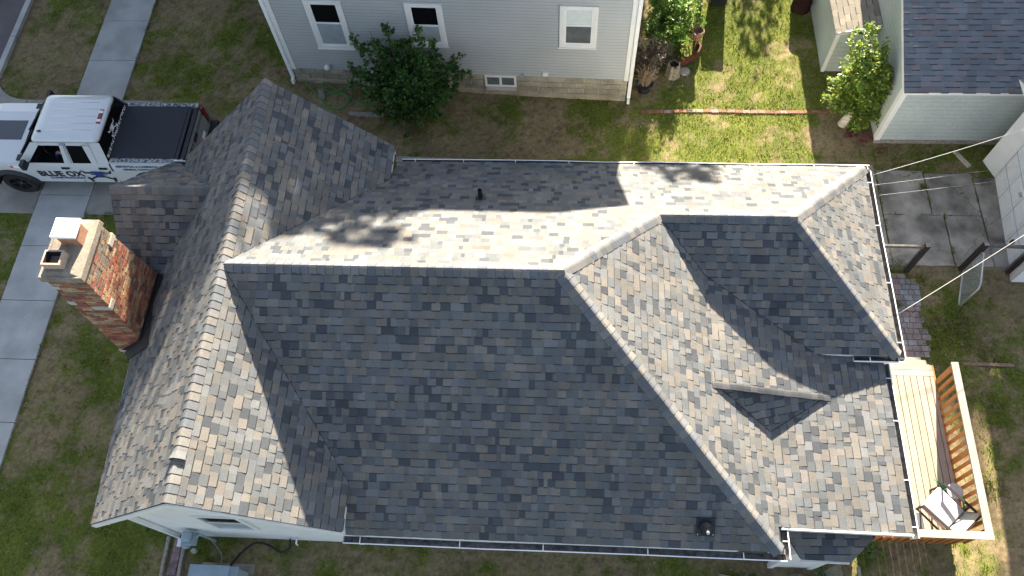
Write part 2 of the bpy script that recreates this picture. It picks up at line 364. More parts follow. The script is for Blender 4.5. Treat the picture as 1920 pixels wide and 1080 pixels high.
def shingles(mb,poly,m='shingle',pal=PAL,expo=.143,seed=0,wr=(.06,.22),rotv=None,thick=.012,dark=(.045,.047,.052),under=True,ut=.10):
    P=[Vector(p) for p in poly]; n=Vector((0,0,0))
    for i in range(len(P)): n+=P[i].cross(P[(i+1)%len(P)])
    n.normalize()
    if n.z<0: n=-n; P=P[::-1]
    up=Vector((0,0,1))-n*n.z; up.normalize()
    if rotv: up=(Vector(rotv)-n*Vector(rotv).dot(n)).normalized()
    ux=up.cross(n); O=P[0]
    q=[((p-O).dot(ux),(p-O).dot(up)) for p in P]
    if area(q)<0: q=q[::-1]
    rs=random.Random(seed); v0=min(b for a,b in q); v1=max(b for a,b in q); u0=min(a for a,b in q);u1=max(a for a,b in q)
    W=lambda u,v,l: O+ux*u+up*v+n*l
    if under:
        mb.prism([O+ux*a+up*b-n*ut for a,b in q],n*(ut-.001),'deck_black')
    k=0;v=v0
    while v<v1:
        row=clip(clip(q,1,v,1),1,v+expo,-1)
        if len(row)>2:
            ru0=min(a for a,b in row);ru1=max(a for a,b in row); u=u0-rs.uniform(0,.4); tooth=rs.random()<.5
            while u<ru1:
                wd=rs.uniform(*wr); 
                if u+wd>ru0:
                    c=clip(clip(row,0,u,1),0,u+wd,-1)
                    if len(c)>2 and abs(area(c))>1e-5:
                        h=thick*(1 if tooth else .42)+rs.uniform(0,.0015); vv=v
                        lift=lambda b: .002+h*(1-(b-vv)/expo)
                        col=pick(pal,rs); mb.face([W(a,b,lift(b)) for a,b in c],m,col)
                        bot=[p for p in c if p[1]<v+1e-6]
                        if len(bot)>=2:
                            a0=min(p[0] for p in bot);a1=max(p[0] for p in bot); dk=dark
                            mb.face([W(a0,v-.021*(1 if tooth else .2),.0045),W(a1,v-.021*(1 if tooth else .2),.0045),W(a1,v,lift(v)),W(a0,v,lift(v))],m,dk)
                        for uu in (u,u+wd):
                            sd=sorted([p for p in c if abs(p[0]-uu)<1e-6],key=lambda p:p[1])
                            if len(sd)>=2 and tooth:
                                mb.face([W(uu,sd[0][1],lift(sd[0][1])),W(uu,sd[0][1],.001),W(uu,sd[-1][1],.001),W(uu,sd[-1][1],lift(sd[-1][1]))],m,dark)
                u+=wd; tooth=not tooth if rs.random()<.85 else tooth
        v+=expo;k+=1
    return n
def caps(mb,p0,p1,n1,n2,seed=0,leg=.145,expo=.143,m='shingle',cols=None,lift0=.011):
    """cap shingles lapped from p0 (first laid) to p1"""
    p0=Vector(p0);p1=Vector(p1);d=(p1-p0);Ln=d.length;d.normalize();rs=random.Random(seed)
    def down(n): 
        s=d.cross(n).normalized(); return s if s.z<0 else -s
    a=down(n1);b=down(n2); nm=(n1+n2).normalized()
    def ring(o,l,j):
        pts=[]
        for s,h_,nn,dr in ((leg,.005,n1,a),(.07,.014,n1,a),(.03,.018,n1,a)): pts.append(o+dr*s+nn*(h_+l)+dr*j)
        pts.append(o+nm*(.013+l))
        for s,h_,nn,dr in ((.03,.018,n2,b),(.07,.014,n2,b),(leg,.005,n2,b)): pts.append(o+dr*s+nn*(h_+l)+dr*j)
        return pts
    k=0;t_=0
    cols=cols or [(.125,.13,.14),(.15,.15,.15),(.11,.12,.135),(.165,.158,.15)]
    while t_<Ln-.02:
        e=min(expo,Ln-t_); c=rs.choice(cols); kf=rs.uniform(.88,1.12); c=tuple(x*kf for x in c); j=rs.uniform(-.004,.004)
        f=ring(p0+d*t_,lift0,j); g=ring(p0+d*(t_+e+.01),.003,j)
        for i in range(6): mb.face([f[i],f[i+1],g[i+1],g[i]],m,c)
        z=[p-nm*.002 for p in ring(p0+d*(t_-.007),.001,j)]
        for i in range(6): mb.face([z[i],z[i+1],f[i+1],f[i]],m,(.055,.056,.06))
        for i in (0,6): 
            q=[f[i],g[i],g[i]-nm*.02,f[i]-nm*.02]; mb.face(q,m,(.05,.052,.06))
        t_+=expo
# ------------------------------------------------------------ main house
ZR=5.3; m1=.977; m2=.662; mE=.681; mF=.08
house=thing('shingled_house','long white house under newly shingled grey cross hip roof with a tall brick chimney','house',(-1,6,0))
A=(-5.686,6.023,ZR);B=(.034,6.023,ZR);CN=(-5.686,10.03,ZR);DS=(-5.686,2.05,ZR)
VS=(-3.553,2.875,3.216);VN=(-3.553,9.17,3.216);F=(-3.553,2.05,3.216);E=(-3.553,10.03,3.216)
Hh=(3.857,2.09,2.696);Hs=(-3.62,2.09,2.696);K=(6.443,10.041,2.64);J2=(4.355,7.893,4.062);J=(1.852,7.893,4.062);Lc=(6.443,5.745,2.64)
V1=(2.757,6.962,3.446);P1=(2.757,4.841,3.446);P2=(3.902,4.183,2.666);P3=(5.013,4.942,2.577)
zF=lambda x:2.666-mF*(x-3.902)
xE=6.2; rm=MB(); NRM={}
NRM['S']=shingles(rm,[A,B,Hh,Hs,(-3.62,2.877,3.2175)],seed=1)
NRM['N']=shingles(rm,[A,VN,(-3.553,10.041,2.64),K,J2,J,B],seed=2)
NRM['WE']=shingles(rm,[DS,A,VS,F],seed=3); shingles(rm,[A,CN,E,VN],seed=4)
def Ww(x,y): return (x,y,ZR+m1*(x+5.686))
WP=[Ww(-5.686,2.05),Ww(-5.686,10.03),Ww(-8.28,10.03),Ww(-8.33,5.3),Ww(-8.06,2.05)]
# west slope, cut round the chimney foot
NRM['WW']=shingles(rm,[Ww(-5.686,2.05),Ww(-5.686,10.03),Ww(-8.30,10.03),Ww(-8.33,7.0),Ww(-8.1,7.0),Ww(-8.08,5.5),Ww(-8.325,5.5),Ww(-8.06,2.05)],seed=5)
NRM['E']=shingles(rm,[B,J,V1,P1,P2,(3.902,2.507,2.666),(3.857,2.507,2.697),Hh],seed=6)
NRM['S2']=shingles(rm,[J,J2,Lc,(4.61,5.745,2.64),V1],seed=7)
NRM['E2']=shingles(rm,[J2,K,Lc],seed=8)
P1r=P1;P3r=(5.08,4.95,zF(5.08)+.002)
NRM['C']=shingles(rm,[P1r,V1,(5.08,6.1,zF(5.08)+.002),P3r],seed=9)
NRM['T']=shingles(rm,[P1r,P2,P3r],seed=10,rotv=(-.3,1,.0))
NRM['F']=shingles(rm,[(3.902,2.507,2.666),P2,P3,(5.013,6.1,2.577),(xE,6.1,zF(xE)),(xE,2.507,zF(xE))],seed=11)
roof=rm.build('roof',house)
# dormer roof over the entry, facing the driveway
dm=MB(); dz=4.25;dy=8.22
S_=[(-6.76,dy,dz),(-8.8,dy,dz),(-8.8,dy-1.92,dz-m1*1.92),(-8.68,dy-1.92,dz-m1*1.92)]
NRM['DS']=shingles(dm,[(-6.76,dy,dz),(-8.8,dy,dz),(-8.8,6.30,dz-m1*1.92),(-8.66,6.30,dz-m1*1.92)],seed=12)
NRM['DN']=shingles(dm,[(-6.76,dy,dz),(-8.8,dy,dz),(-8.8,10.06,2.45),(-8.6,10.06,2.45)],seed=13)
caps(dm,(-8.8,dy,dz),(-6.7,dy,dz),NRM['DS'],NRM['DN'],seed=20)
dorm=dm.build('dormer_roof',house)
# ridge and hip caps
cm=MB()
caps(cm,DS,CN,NRM['WE'],NRM['WW'],seed=21,leg=.15)
caps(cm,(.1,6.023,ZR),(-5.62,6.023,ZR),NRM['S'],NRM['N'],seed=22)
caps(cm,Hh,B,NRM['S'],NRM['E'],seed=23); caps(cm,J,B,NRM['N'],NRM['E'],seed=24)
caps(cm,(4.42,7.893,4.062),J,NRM['S2'],NRM['N'],seed=25)
caps(cm,K,J2,NRM['N'],NRM['E2'],seed=26); caps(cm,Lc,J2,NRM['S2'],NRM['E2'],seed=27)
caps(cm,P3r,P1r,NRM['T'],NRM['C'],seed=28,leg=.12,lift0=.007,cols=[(.07,.074,.084),(.09,.09,.094),(.06,.064,.07)])  # saddle cap: darker colours paint in the shade on its south side
# one lifted cap near the gable
caps(cm,(-5.686,2.70,ZR),(-5.686,2.83,ZR),NRM['WE'],NRM['WW'],seed=29,leg=.13,lift0=.055,expo=.13)
cm.build('ridge_cap',roof)
# valley lines: cut shingle edges
for a,b,nn in ((A,VS,NRM['WE']),(A,VN,NRM['N']),(J,V1,NRM['E']),(V1,(4.86,5.76,2.652),NRM['C']),(P1,P2,NRM['E']),(P2,P3r,NRM['F'])):
    a=Vector(a);b=Vector(b); vm=MB(); vm.beam(a+nn*.008,b+nn*.008,.014,.010,'deck_black',up=nn); vm.build('valley_flashing',roof)
# walls
wm=MB()
def clap(mb,p,q,z0,z1,expo,m,out,cutl=None,th=.012,zslope=None):
    """lapped boards from p to q between heights; zslope(s)->top height"""
    p=Vector((*p,0));q=Vector((*q,0));o=Vector((*out,0)).normalized();L_=(q-p).length;d=(q-p)/L_
    z=z0
    while z<z1-1e-4:
        e=min(expo,z1-z); 
        if cutl: 
            zt=z+e/2; s0,s1=cutl(zt)
        else: s0,s1=0,L_
        if s1-s0>.02:
            a=p+d*s0;b=p+d*s1
            o2=o*(th-.010*th/e if 0 else th); s_=.008 if e>.05 and e<.3 else 0
            if s_: mb.face([a+o*th+Vector((0,0,z)),b+o*th+Vector((0,0,z)),b+o*th+Vector((0,0,z+s_)),a+o*th+Vector((0,0,z+s_))],m,(.55,.55,.56) if m!='white_paint' else (.85,.85,.86))  # darker lip paints in the shadow line under each lap
            mb.face([a+o*th+Vector((0,0,z+s_)),b+o*th+Vector((0,0,z+s_)),b+o*.002+Vector((0,0,z+e)),a+o*.002+Vector((0,0,z+e))],m)
            mb.face([a+Vector((0,0,z)),b+Vector((0,0,z)),b+o*th+Vector((0,0,z)),a+o*th+Vector((0,0,z))],m)
        z+=e
wx0,wx1=-7.83,-3.9
gab=lambda z:((0,wx1-wx0) if z<3.1 else (max(0,(z-3.05)/m1+ -5.686-wx0-(ZR-3.05)/m1),min(wx1-wx0,-5.686-wx0+(ZR-.12-z)/m1)))
def cutS(z):
    xl=max(wx0,-5.686-(ZR-.13-z)/m1); xr_=min(wx1,-5.686+(ZR-.13-z)/m1); return xl-wx0,xr_-wx0
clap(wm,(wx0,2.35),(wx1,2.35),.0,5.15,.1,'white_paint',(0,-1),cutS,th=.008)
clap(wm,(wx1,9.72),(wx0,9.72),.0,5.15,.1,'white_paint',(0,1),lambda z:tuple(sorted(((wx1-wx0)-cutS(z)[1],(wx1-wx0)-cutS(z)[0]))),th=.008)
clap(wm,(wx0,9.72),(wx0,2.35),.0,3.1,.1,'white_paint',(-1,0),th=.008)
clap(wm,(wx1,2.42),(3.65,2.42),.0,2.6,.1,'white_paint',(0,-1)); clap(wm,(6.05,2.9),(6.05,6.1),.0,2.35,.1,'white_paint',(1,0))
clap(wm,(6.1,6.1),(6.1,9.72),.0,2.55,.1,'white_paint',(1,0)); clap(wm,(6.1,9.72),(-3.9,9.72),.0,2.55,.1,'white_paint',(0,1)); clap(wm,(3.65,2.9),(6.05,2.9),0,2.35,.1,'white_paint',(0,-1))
wm.box((-7.82,2.37,0),(-3.9,9.7,2.3),'white_paint'); wm.box((-3.9,2.44,0),(3.64,9.7,2.2),'white_paint'); wm.box((3.65,2.92,0),(6.03,9.7,2.2),'white_paint')
# dormer front wall
wm.prism([(-8.55,6.55,0),(-8.55,9.85,0),(-8.55,9.85,2.4),(-8.55,dy,dz-.12),(-8.55,6.55,2.5)],(.7,0,0),'white_paint')
wm.build('wall',house)
tm=MB()   # rake boards and fascias
def rakeb(p,q,h=.16,t_=.03,off=(0,0,0)):
    p=Vector(p)+Vector(off);q=Vector(q)+Vector(off); tm.hexa([p+Vector((0,0,-h)),q+Vector((0,0,-h)),q+Vector((0,t_,-h)),p+Vector((0,t_,-h)),p,q,q+Vector((0,t_,0)),p+Vector((0,t_,0))],'white_paint')
rakeb(Ww(-8.06,2.03),(-5.686,2.03,ZR),off=(0,-.012,-.035)); rakeb((-5.686,2.03,ZR),(-3.553,2.03,3.216),off=(0,-.012,-.035))
rakeb(Ww(-8.30,9.97),(-5.686,9.97,ZR),off=(0,.0,-.06)); rakeb((-5.686,9.97,ZR),(-3.553,9.97,3.216),off=(0,.0,-.06))
# soffits
tm.face([Ww(-8.06,2.06),Ww(-5.686,2.06),Ww(-5.686,2.36),Ww(-8.06,2.36)][::-1],'white_paint')
for x,y in ((-7.95,2.2),): tm.box((x-.06,2.08,2.78),(x+.12,2.34,3.02),'white_paint')
tm.beam((-8.34,5.3,2.6),(-8.07,2.06,2.86),.03,.16,'white_paint'); tm.beam((-3.60,2.08,3.03),(-3.60,2.86,3.03),.03,.13,'white_paint'); tm.beam((-3.60,9.2,3.03),(-3.60,9.98,3.03),.03,.13,'white_paint')
tm.beam((-3.6,9.99,2.54),(6.4,9.99,2.54),.03,.14,'white_paint');tm.beam((3.9,2.13,2.58),(-3.6,2.13,2.58),.03,.14,'white_paint')
tm.beam((6.40,5.78,2.54),(6.40,10.0,2.54),.03,.14,'white_paint');tm.beam((6.17,2.5,zF(xE)-.1),(6.17,6.0,zF(xE)-.1),.03,.13,'white_paint')
tm.beam((3.92,2.485,2.60),(6.2,2.485,zF(xE)-.03),.03,.13,'white_paint'); tm.beam((4.7,5.76,2.54),(6.42,5.76,2.54),.02,.14,'white_paint')
tm.beam((-8.74,8.2,dz-.13),(-8.74,6.32,dz-m1*1.92-.05),.03,.14,'white_paint'); tm.beam((-8.74,8.24,dz-.13),(-8.74,10.0,2.36),.03,.14,'white_paint')
for x,y in ((-7.83,2.33),(-3.93,2.33)): tm.box((x-.05,y-.03,0),(x+.05,y+.02,2.75),'white_paint')
tm.build('trim_board',house)
# gutters
def gutter(pts,out,name='gutter',strap=.8,wd=.12,sag=.012,endL=True,rs=random.Random(5)):
    mb=MB(); a=Vector(pts[0]);b=Vector(pts[1]);o=Vector(out);L_=(b-a).length;d=(b-a)/L_;n=max(2,int(L_/1.1))
    P=[]
    for k in range(n+1):
        s=k/n*L_; wob=Vector((0,0,rs.uniform(-sag,sag)))+o*rs.uniform(-sag,sag)*.8 if 0<k<n else Vector((0,0,0)); P.append(a+d*s+wob)
    z=Vector((0,0,1))
    prof=[(0,0),(0,-.11),(.035,-.11),(wd*.8,-.10),(wd,-.03),(wd,.004)]
    for k in range(n):
        p,q=P[k],P[k+1]
        for i in range(5):
            u0,w0=prof[i];u1,w1=prof[i+1]
            mb.face([p+o*u0+z*w0,p+o*u1+z*w1,q+o*u1+z*w1,q+o*u0+z*w0],'white_metal')
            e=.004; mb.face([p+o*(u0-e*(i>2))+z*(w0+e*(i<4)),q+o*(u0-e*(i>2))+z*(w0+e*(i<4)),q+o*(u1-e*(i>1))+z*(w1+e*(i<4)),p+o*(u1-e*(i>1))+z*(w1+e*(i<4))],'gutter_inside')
        mb.beam(p+o*(wd+.001),q+o*(wd+.001),.018,.014,'white_metal')
    s=.3
    while s<L_: mb.beam(a+d*s+z*.004,a+d*s+o*wd+z*.004,.016,.005,'white_metal'); s+=strap*rs.uniform(.85,1.15)
    for p in (a,b): mb.face([p,p+z*-.11,p+o*.035+z*-.11,p+o*wd*.8+z*-.1,p+o*wd,],'white_metal')
    return mb.build(name,house)
gutter([(-3.50,10.02,2.62),(6.58,10.02,2.60)],(0,1,0),strap=1.25,wd=.10)
gutter([(6.46,9.98,2.60),(6.46,5.66,2.60)],(1,0,0),strap=1.15)
gutter([(5.62,5.72,2.60),(6.56,5.72,2.60)],(0,-1,0),strap=.5,wd=.09)
gutter([(-3.66,2.07,2.66),(3.97,2.07,2.64)],(0,-1,0),strap=1.7,wd=.115)
gutter([(3.93,1.98,2.63),(3.93,2.5,2.63)],(1,0,0),strap=.35,wd=.10)
gutter([(6.2,5.66,zF(xE)-.03),(6.2,2.45,zF(xE)-.05)],(1,0,0),strap=.95,wd=.115)
gutter([(-8.8,10.07,2.38),(-8.3,10.07,2.38)],(0,1,0),strap=.3,wd=.10)
# plumbing vents
vb=MB(); vb.lathe((-1.56,8.42,3.68),[(.045,-.1),(.045,.34),(.036,.34),(.034,.1)],'black_plastic',n=18); vb.build('vent_pipe',house,smooth=False)
vb=MB(); nS=NRM['N']; vb.lathe(Vector((-1.56,8.42,3.70))+nS*.0,[(.115,.012),(.11,.03),(.06,.06),(.047,.10)],'black_plastic',n=18,axis=nS); fl_=vb.build('pipe_flashing',house)
nS=NRM['S']; vb=MB(); c0=Vector((2.58,2.42,2.93)); upS=Vector((0,m2,1)).normalized(); upS=Vector((0,1,m2)).normalized()
vb.hexa([c0+Vector((sx*.16,0,0))+upS*sy*.16+nS*zz for zz in (.012,.02) for sx,sy in ((-1,-1),(1,-1),(1,1),(-1,1))],'black_plastic')
vb.lathe(c0,[(.12,.02),(.115,.10),(.07,.17),(.03,.2),(.03,.24),(.0,.24)],'black_plastic',n=20,axis=nS); 
for sx in (-1,1): vb.lathe(c0+Vector((sx*.13,0,0))-upS*.13+nS*.02,[(.012,0),(.01,.006),(0,.006)],'chrome',n=8,axis=nS)
vb.lathe(c0+nS*.235,[(.03,0),(.026,.03),(.0,.03)],'galv',n=10,axis=nS)
vb.build('roof_vent',house)
# gable window
gw=MB(); gx0,gx1,gz0,gz1=-6.5,-5.68,1.33,2.5; y=2.35
for (a,b) in (((gx0-.03,gz0-.06),(gx1+.03,gz0)),((gx0-.03,gz1),(gx1+.03,gz1+.06)),((gx0-.03,gz0),(gx0+.05,gz1)),((gx1-.05,gz0),(gx1+.03,gz1))):
    gw.box((a[0],y-.045,a[1]),(b[0],y+.02,b[1]),'white_paint')
gw.box((gx0,y-.03,1.88),(gx1,y+.0,1.93),'white_metal')
wo=gw.build('window',house); g=MB(); g.box((gx0+.05,y-.022,gz0),(gx1-.05,y-.012,1.88),'screen'); g.box((gx0+.05,y-.018,1.93),(gx1-.05,y-.011,gz1),'glass_dark'); g.build('pane',wo)
# entry bump-out at the south-east with its little roof
em=MB(); em.box((4.33,2.2,0),(5.12,2.95,2.1),'white_paint'); em.box((4.30,2.17,0),(4.40,2.26,2.1),'white_paint'); em.box((5.07,2.17,0),(5.17,2.26,2.1),'white_paint'); em.build('entry_wall',house)
em=MB(); 
shingles(em,[(4.12,2.95,2.46),(4.12,2.42,2.28),(4.36,2.06,2.14),(5.22,2.05,2.14),(5.72,2.56,2.30),(5.72,2.95,2.46)],seed=30,expo=.135,wr=(.12,.34),dark=(.03,.03,.035))
em.beam((4.36,2.045,2.06),(5.2,2.04,2.06),.03,.07,'white_paint'); em.build('entry_roof',house)
# ------------------------------------------------------------ chimney
ch=bpy.data.objects.new('chimney',None); ch.location=(0,0,0); C.objects.link(ch); setp(ch,house)
bm_=MB()
zb,zt=0.0,5.22
def sec(z):
    f=max(0,min(1,(z-2.4)/(zt-2.4))); 
    return (-8.72+.0*f,-8.09+.05*f,5.50+.20*f,7.00-.23*f)   # x0,x1,y0,y1
def P_(z,i): x0,x1,y0,y1=sec(z); return [Vector((x0,y0,z)),Vector((x1,y0,z)),Vector((x1,y1,z)),Vector((x0,y1,z))][i]
bot=[P_(0,i) for i in range(4)];mid=[P_(2.4,i) for i in range(4)];top=[P_(zt,i) for i in range(4)]
bm_.hexa(bot+mid,'mortar'); bm_.hexa(mid+top,'mortar')
BC=[(.30,.10,.06),(.27,.08,.05),(.36,.14,.08),(.38,.23,.13),(.40,.28,.16),(.33,.20,.12),(.24,.09,.06),(.16,.10,.08),(.37,.18,.09),(.26,.12,.08)]
rs=random.Random(12)
for (i0,i1,out) in ((1,2,Vector((1,0,0))),(0,1,Vector((0,-1,0))),(2,3,Vector((0,1,0))),(3,0,Vector((-1,0,0)))):
    nz=int((zt-.3)/.0677)
    for k in range(4,nz+5):
        z0=k*.0677+.005;z1=z0+.053
        if z1>zt: break
        a0=P_(z0,i0);b0=P_(z0,i1);L_=(b0-a0).length;d=(b0-a0)/L_; a1=P_(z1,i0);b1=P_(z1,i1)
        u=-(.1 if k%2 else 0)
        while u<L_-.01:
            wd=.2
            if rs.random()<.12: wd=.1
            s0=max(0,u+.007);s1=min(L_,u+wd-.007)
            if s1-s0>.02:
                c=rs.choice(BC); kf=rs.uniform(.88,1.12)
                if z0>zt-.55 and rs.random()<.4: c=(.2,.16,.12)
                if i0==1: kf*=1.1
                c=tuple(v*kf for v in c); f0=s0/L_;f1=s1/L_; e=rs.uniform(.004,.009)
                q=[a0.lerp(b0,f0),a0.lerp(b0,f1),a1.lerp(b1,f1),a1.lerp(b1,f0)]; qq=[p+out*e for p in q]
                bm_.face(qq,'brick',c)
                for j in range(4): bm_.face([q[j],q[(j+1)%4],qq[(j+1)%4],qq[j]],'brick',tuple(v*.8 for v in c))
            u+=wd
bm_.build('brick_stack',ch)
def corner_stone(z,i,lx,ly,h=.13):
    sm=MB()
    x0,x1,y0,y1=sec(z); X0=x1-lx if i in(1,2) else x0-.02; X1=x1+.02 if i in (1,2) else x0+lx
    Y0=y0-.02 if i in (0,1) else y1-ly; Y1=y0+ly if i in(0,1) else y1+.02
    sm.box((X0,Y0,z),(X1,Y1,z+h),'stone'); sm.build('corner_stone',ch,bevel=.006)
corner_stone(4.18,1,.32,.17); corner_stone(4.75,2,.2,.22); corner_stone(4.35,0,.12,.1,.12); corner_stone(4.9,0,.12,.1,.1); corner_stone(2.42,1,.14,.1,.08); corner_stone(2.44,0,.14,.1,.08)
cp=MB(); x0,x1,y0,y1=sec(zt)
cp.hexa([Vector(p) for p in ((x0-.05,y0-.06,zt),(x1+.04,y0-.06,zt),(x1+.04,y1+.05,zt),(x0-.05,y1+.05,zt),(x0-.04,y0-.05,zt+.14),(x1+.03,y0-.05,zt+.14),(x1+.03,y1+.04,zt+.14),(x0-.04,y1+.04,zt+.14))],'cement')
cp.hexa([Vector(p) for p in ((x0,y0-.01,zt+.14),(x1-.02,y0-.01,zt+.14),(x1-.02,y1,zt+.14),(x0,y1,zt+.14),(x0+.06,y0+.04,zt+.19),(x1-.2,y0+.04,zt+.19),(x1-.2,y1-.06,zt+.19),(x0+.06,y1-.06,zt+.19))],'cement')
cp.build('chimney_cap',ch,bevel=.012)
def flue(cx,cy,w_,d_,h,m,open_=True):
    f=MB(); z0=zt+.15; t_=.03; o_=[(-1,-1),(1,-1),(1,1),(-1,1)]
    ob=[Vector((cx+a*w_/2,cy+b*d_/2,z0)) for a,b in o_];ot=[p+Vector((0,0,h)) for p in ob];it=[Vector((cx+a*(w_/2-t_),cy+b*(d_/2-t_),z0+h)) for a,b in o_];ib=[p-Vector((0,0,h+.3)) for p in it]
    for i in range(4):
        j=(i+1)%4; f.face([ob[i],ob[j],ot[j],ot[i]],m);f.face([ot[i],ot[j],it[j],it[i]],m);f.face([it[i],it[j],ib[j],ib[i]],'deck_black')
    f.face(ib,'deck_black'); return f
f=flue(-8.47,5.94,.33,.28,.20,'clay_pale').build('flue',ch)
f=flue(-8.30,6.42,.34,.30,.26,'clay').build('flue',ch)
hm=MB(); hm.box((-8.53,6.24,zt+.44),(-8.10,6.62,zt+.50),'hatch_white'); hm.build('flue_cover',f,bevel=.008)
# flashing at the foot
fm=MB()
def onW(x,y,l=.02): p=Vector(Ww(x,y)); return p+NRM['WW']*l
def strip(pts_in,pts_out):
    for k in range(len(pts_in)-1):
        a,b=onW(*pts_in[k]),onW(*pts_in[k+1]);c,d=onW(*pts_out[k+1]),onW(*pts_out[k]); fm.prism([a,b,c,d],NRM['WW']*.012,'black_plastic')
strip([(-8.09,7.02),(-8.10,6.36),(-8.08,5.50),(-8.62,5.47)],[(-7.80,6.80),(-7.93,6.25),(-7.66,5.24),(-8.40,5.22)])
# step flashing up the walls
for a,b in ((P_(2.86,1),P_(2.86,2)),): fm.hexa([Vector((-8.09,5.49,2.9)),Vector((-8.06,5.49,2.9)),Vector((-8.06,7.01,2.9)),Vector((-8.09,7.01,2.9)),Vector((-8.09,5.49,3.05)),Vector((-8.06,5.49,3.05)),Vector((-8.06,7.01,3.05)),Vector((-8.09,7.01,3.05))],'black_plastic')
fm.hexa([Vector((-8.66,5.485,2.36)),Vector((-8.06,5.485,2.9)),Vector((-8.06,5.51,2.9)),Vector((-8.66,5.51,2.36)),Vector((-8.66,5.485,2.52)),Vector((-8.06,5.485,3.06)),Vector((-8.06,5.51,3.06)),Vector((-8.66,5.51,2.52))],'black_plastic')
fm.build('chimney_flashing',ch)
# ------------------------------------------------------------ neighbour house
th=R(-2.2); tN=Vector((math.cos(th),math.sin(th),0)); nN=Vector((-tN.y,tN.x,0)); oR=Vector((1.69,14.02,0)); LN=8.93; oL=oR-tN*LN
nb=thing('grey_house','tall house with grey lap siding, white windows and a concrete block foundation','house',tuple(oR))
nbw=lambda s,z,o=0: oL+tN*s+Vector((0,0,z))-nN*o
nm_=MB(); sb=.79; D=8.2
def clapn(a,b,z0,z1,out):
    z=z0
    while z<z1:
        e=min(.102,z1-z); zz=Vector((0,0,z));ze=Vector((0,0,z+e))
        zs=Vector((0,0,z+.011)); nm_.face([a+out*.014+zz,b+out*.014+zz,b+out*.014+zs,a+out*.014+zs],'siding',(.62,.62,.63)); nm_.face([a+out*.014+zs,b+out*.014+zs,b+out*.002+ze,a+out*.002+ze],'siding'); nm_.face([a+zz,b+zz,b+out*.014+zz,a+out*.014+zz],'siding'); z+=e  # lower lip tinted darker to imitate the shade below each board
HW=6.0
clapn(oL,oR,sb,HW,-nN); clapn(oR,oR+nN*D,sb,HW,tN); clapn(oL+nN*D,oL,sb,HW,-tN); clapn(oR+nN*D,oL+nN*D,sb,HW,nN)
ins=.01; nm_.hexa([oL+nN*ins+tN*ins,oR+nN*ins-tN*ins,oR+nN*(D-ins)-tN*ins,oL+nN*(D-ins)+tN*ins]+[p+Vector((0,0,HW)) for p in (oL+nN*ins+tN*ins,oR+nN*ins-tN*ins,oR+nN*(D-ins)-tN*ins,oL+nN*(D-ins)+tN*ins)],'siding')
nm_.build('wall',nb)
fb=MB() # block foundation
a=oL-nN*.0-tN*.0; fb.hexa([oL+nN*.02,oR+nN*.02,oR+nN*D,oL+nN*D]+[p+Vector((0,0,sb-.005)) for p in (oL+nN*.02,oR+nN*.02,oR+nN*D,oL+nN*D)],'mortar',(.4,.4,.4))
rs=random.Random(8)
for k in range(-1,4):
    u=-.2*(k%2)
    while u<LN:
        s0=max(0,u+.009);s1=min(LN,u+.391)
        if s1>s0+.03:
            c=rs.uniform(.82,1.12); z0=k*.2+.0;z1=min(z0+.182,sb-.006); tint=(c,c,c*rs.uniform(.93,1.0))
            fb.hexa([nbw(s0,z0,-.015),nbw(s1,z0,-.015),nbw(s1,z0,.012),nbw(s0,z0,.012),nbw(s0,z1,-.015),nbw(s1,z1,-.015),nbw(s1,z1,.012),nbw(s0,z1,.012)][0:4][::-1]+[nbw(s0,z1,-.015),nbw(s1,z1,-.015),nbw(s1,z1,.012),nbw(s0,z1,.012)][::-1],'block',tint)
        u+=.4
fb.hexa([nbw(0,-.2,-.02),nbw(LN,-.2,-.02),nbw(LN,-.2,.05),nbw(0,-.2,.05),nbw(0,.44,-.02),nbw(LN,.13,-.02),nbw(LN,.10,.05),nbw(0,.41,.05)][0:4][::-1]+[nbw(0,.44,-.02),nbw(LN,.13,-.02),nbw(LN,.10,.05),nbw(0,.41,.05)][::-1],'block',(1.1,1.05,.95))
fb.build('foundation',nb)
cbm=MB()
def nbox(mb,s0,s1,z0,z1,o0,o1,m,col=(1,1,1)):
    mb.hexa([nbw(s0,z0,o1),nbw(s1,z0,o1),nbw(s1,z0,o0),nbw(s0,z0,o0),nbw(s0,z1,o1),nbw(s1,z1,o1),nbw(s1,z1,o0),nbw(s0,z1,o0)],m,col)
nbox(cbm,-.03,.10,sb-.02,HW,-.02,.03,'white_paint'); cbm.build('corner_board',nb); cbm=MB(); nbox(cbm,LN-.10,LN+.03,sb-.02,HW,-.12,.03,'white_paint')
cbm.build('corner_board',nb)
for s,zb_ in ((-.12,.33),(LN+.03,.02)):
    dp=MB(); nbox(dp,s,s+.09,zb_+.12,HW,-.0,.07,'white_metal'); nbox(dp,s+.01,s+.08,zb_,zb_+.15,.05,.17,'white_metal'); dp.build('downspout',nb)
rf=MB()
ov=.42; eS=[oL-tN*ov-nN*ov,oR+tN*ov-nN*ov,oR+tN*ov+nN*(D+ov),oL-tN*ov+nN*(D+ov)]
ez=6.05; E4=[p+Vector((0,0,ez)) for p in eS]; r1=oR-tN*.5+nN*D/2+Vector((0,0,8.3)); r0=oL+tN*.5+nN*D/2+Vector((0,0,8.3))
for q in ([E4[0],E4[1],r1,r0],[E4[1],E4[2],r1],[E4[2],E4[3],r0,r1],[E4[3],E4[0],r0]): rf.face(q,'old_shingle',(.12,.12,.125))
rf.face(E4[::-1],'white_paint'); rf.build('roof',nb)
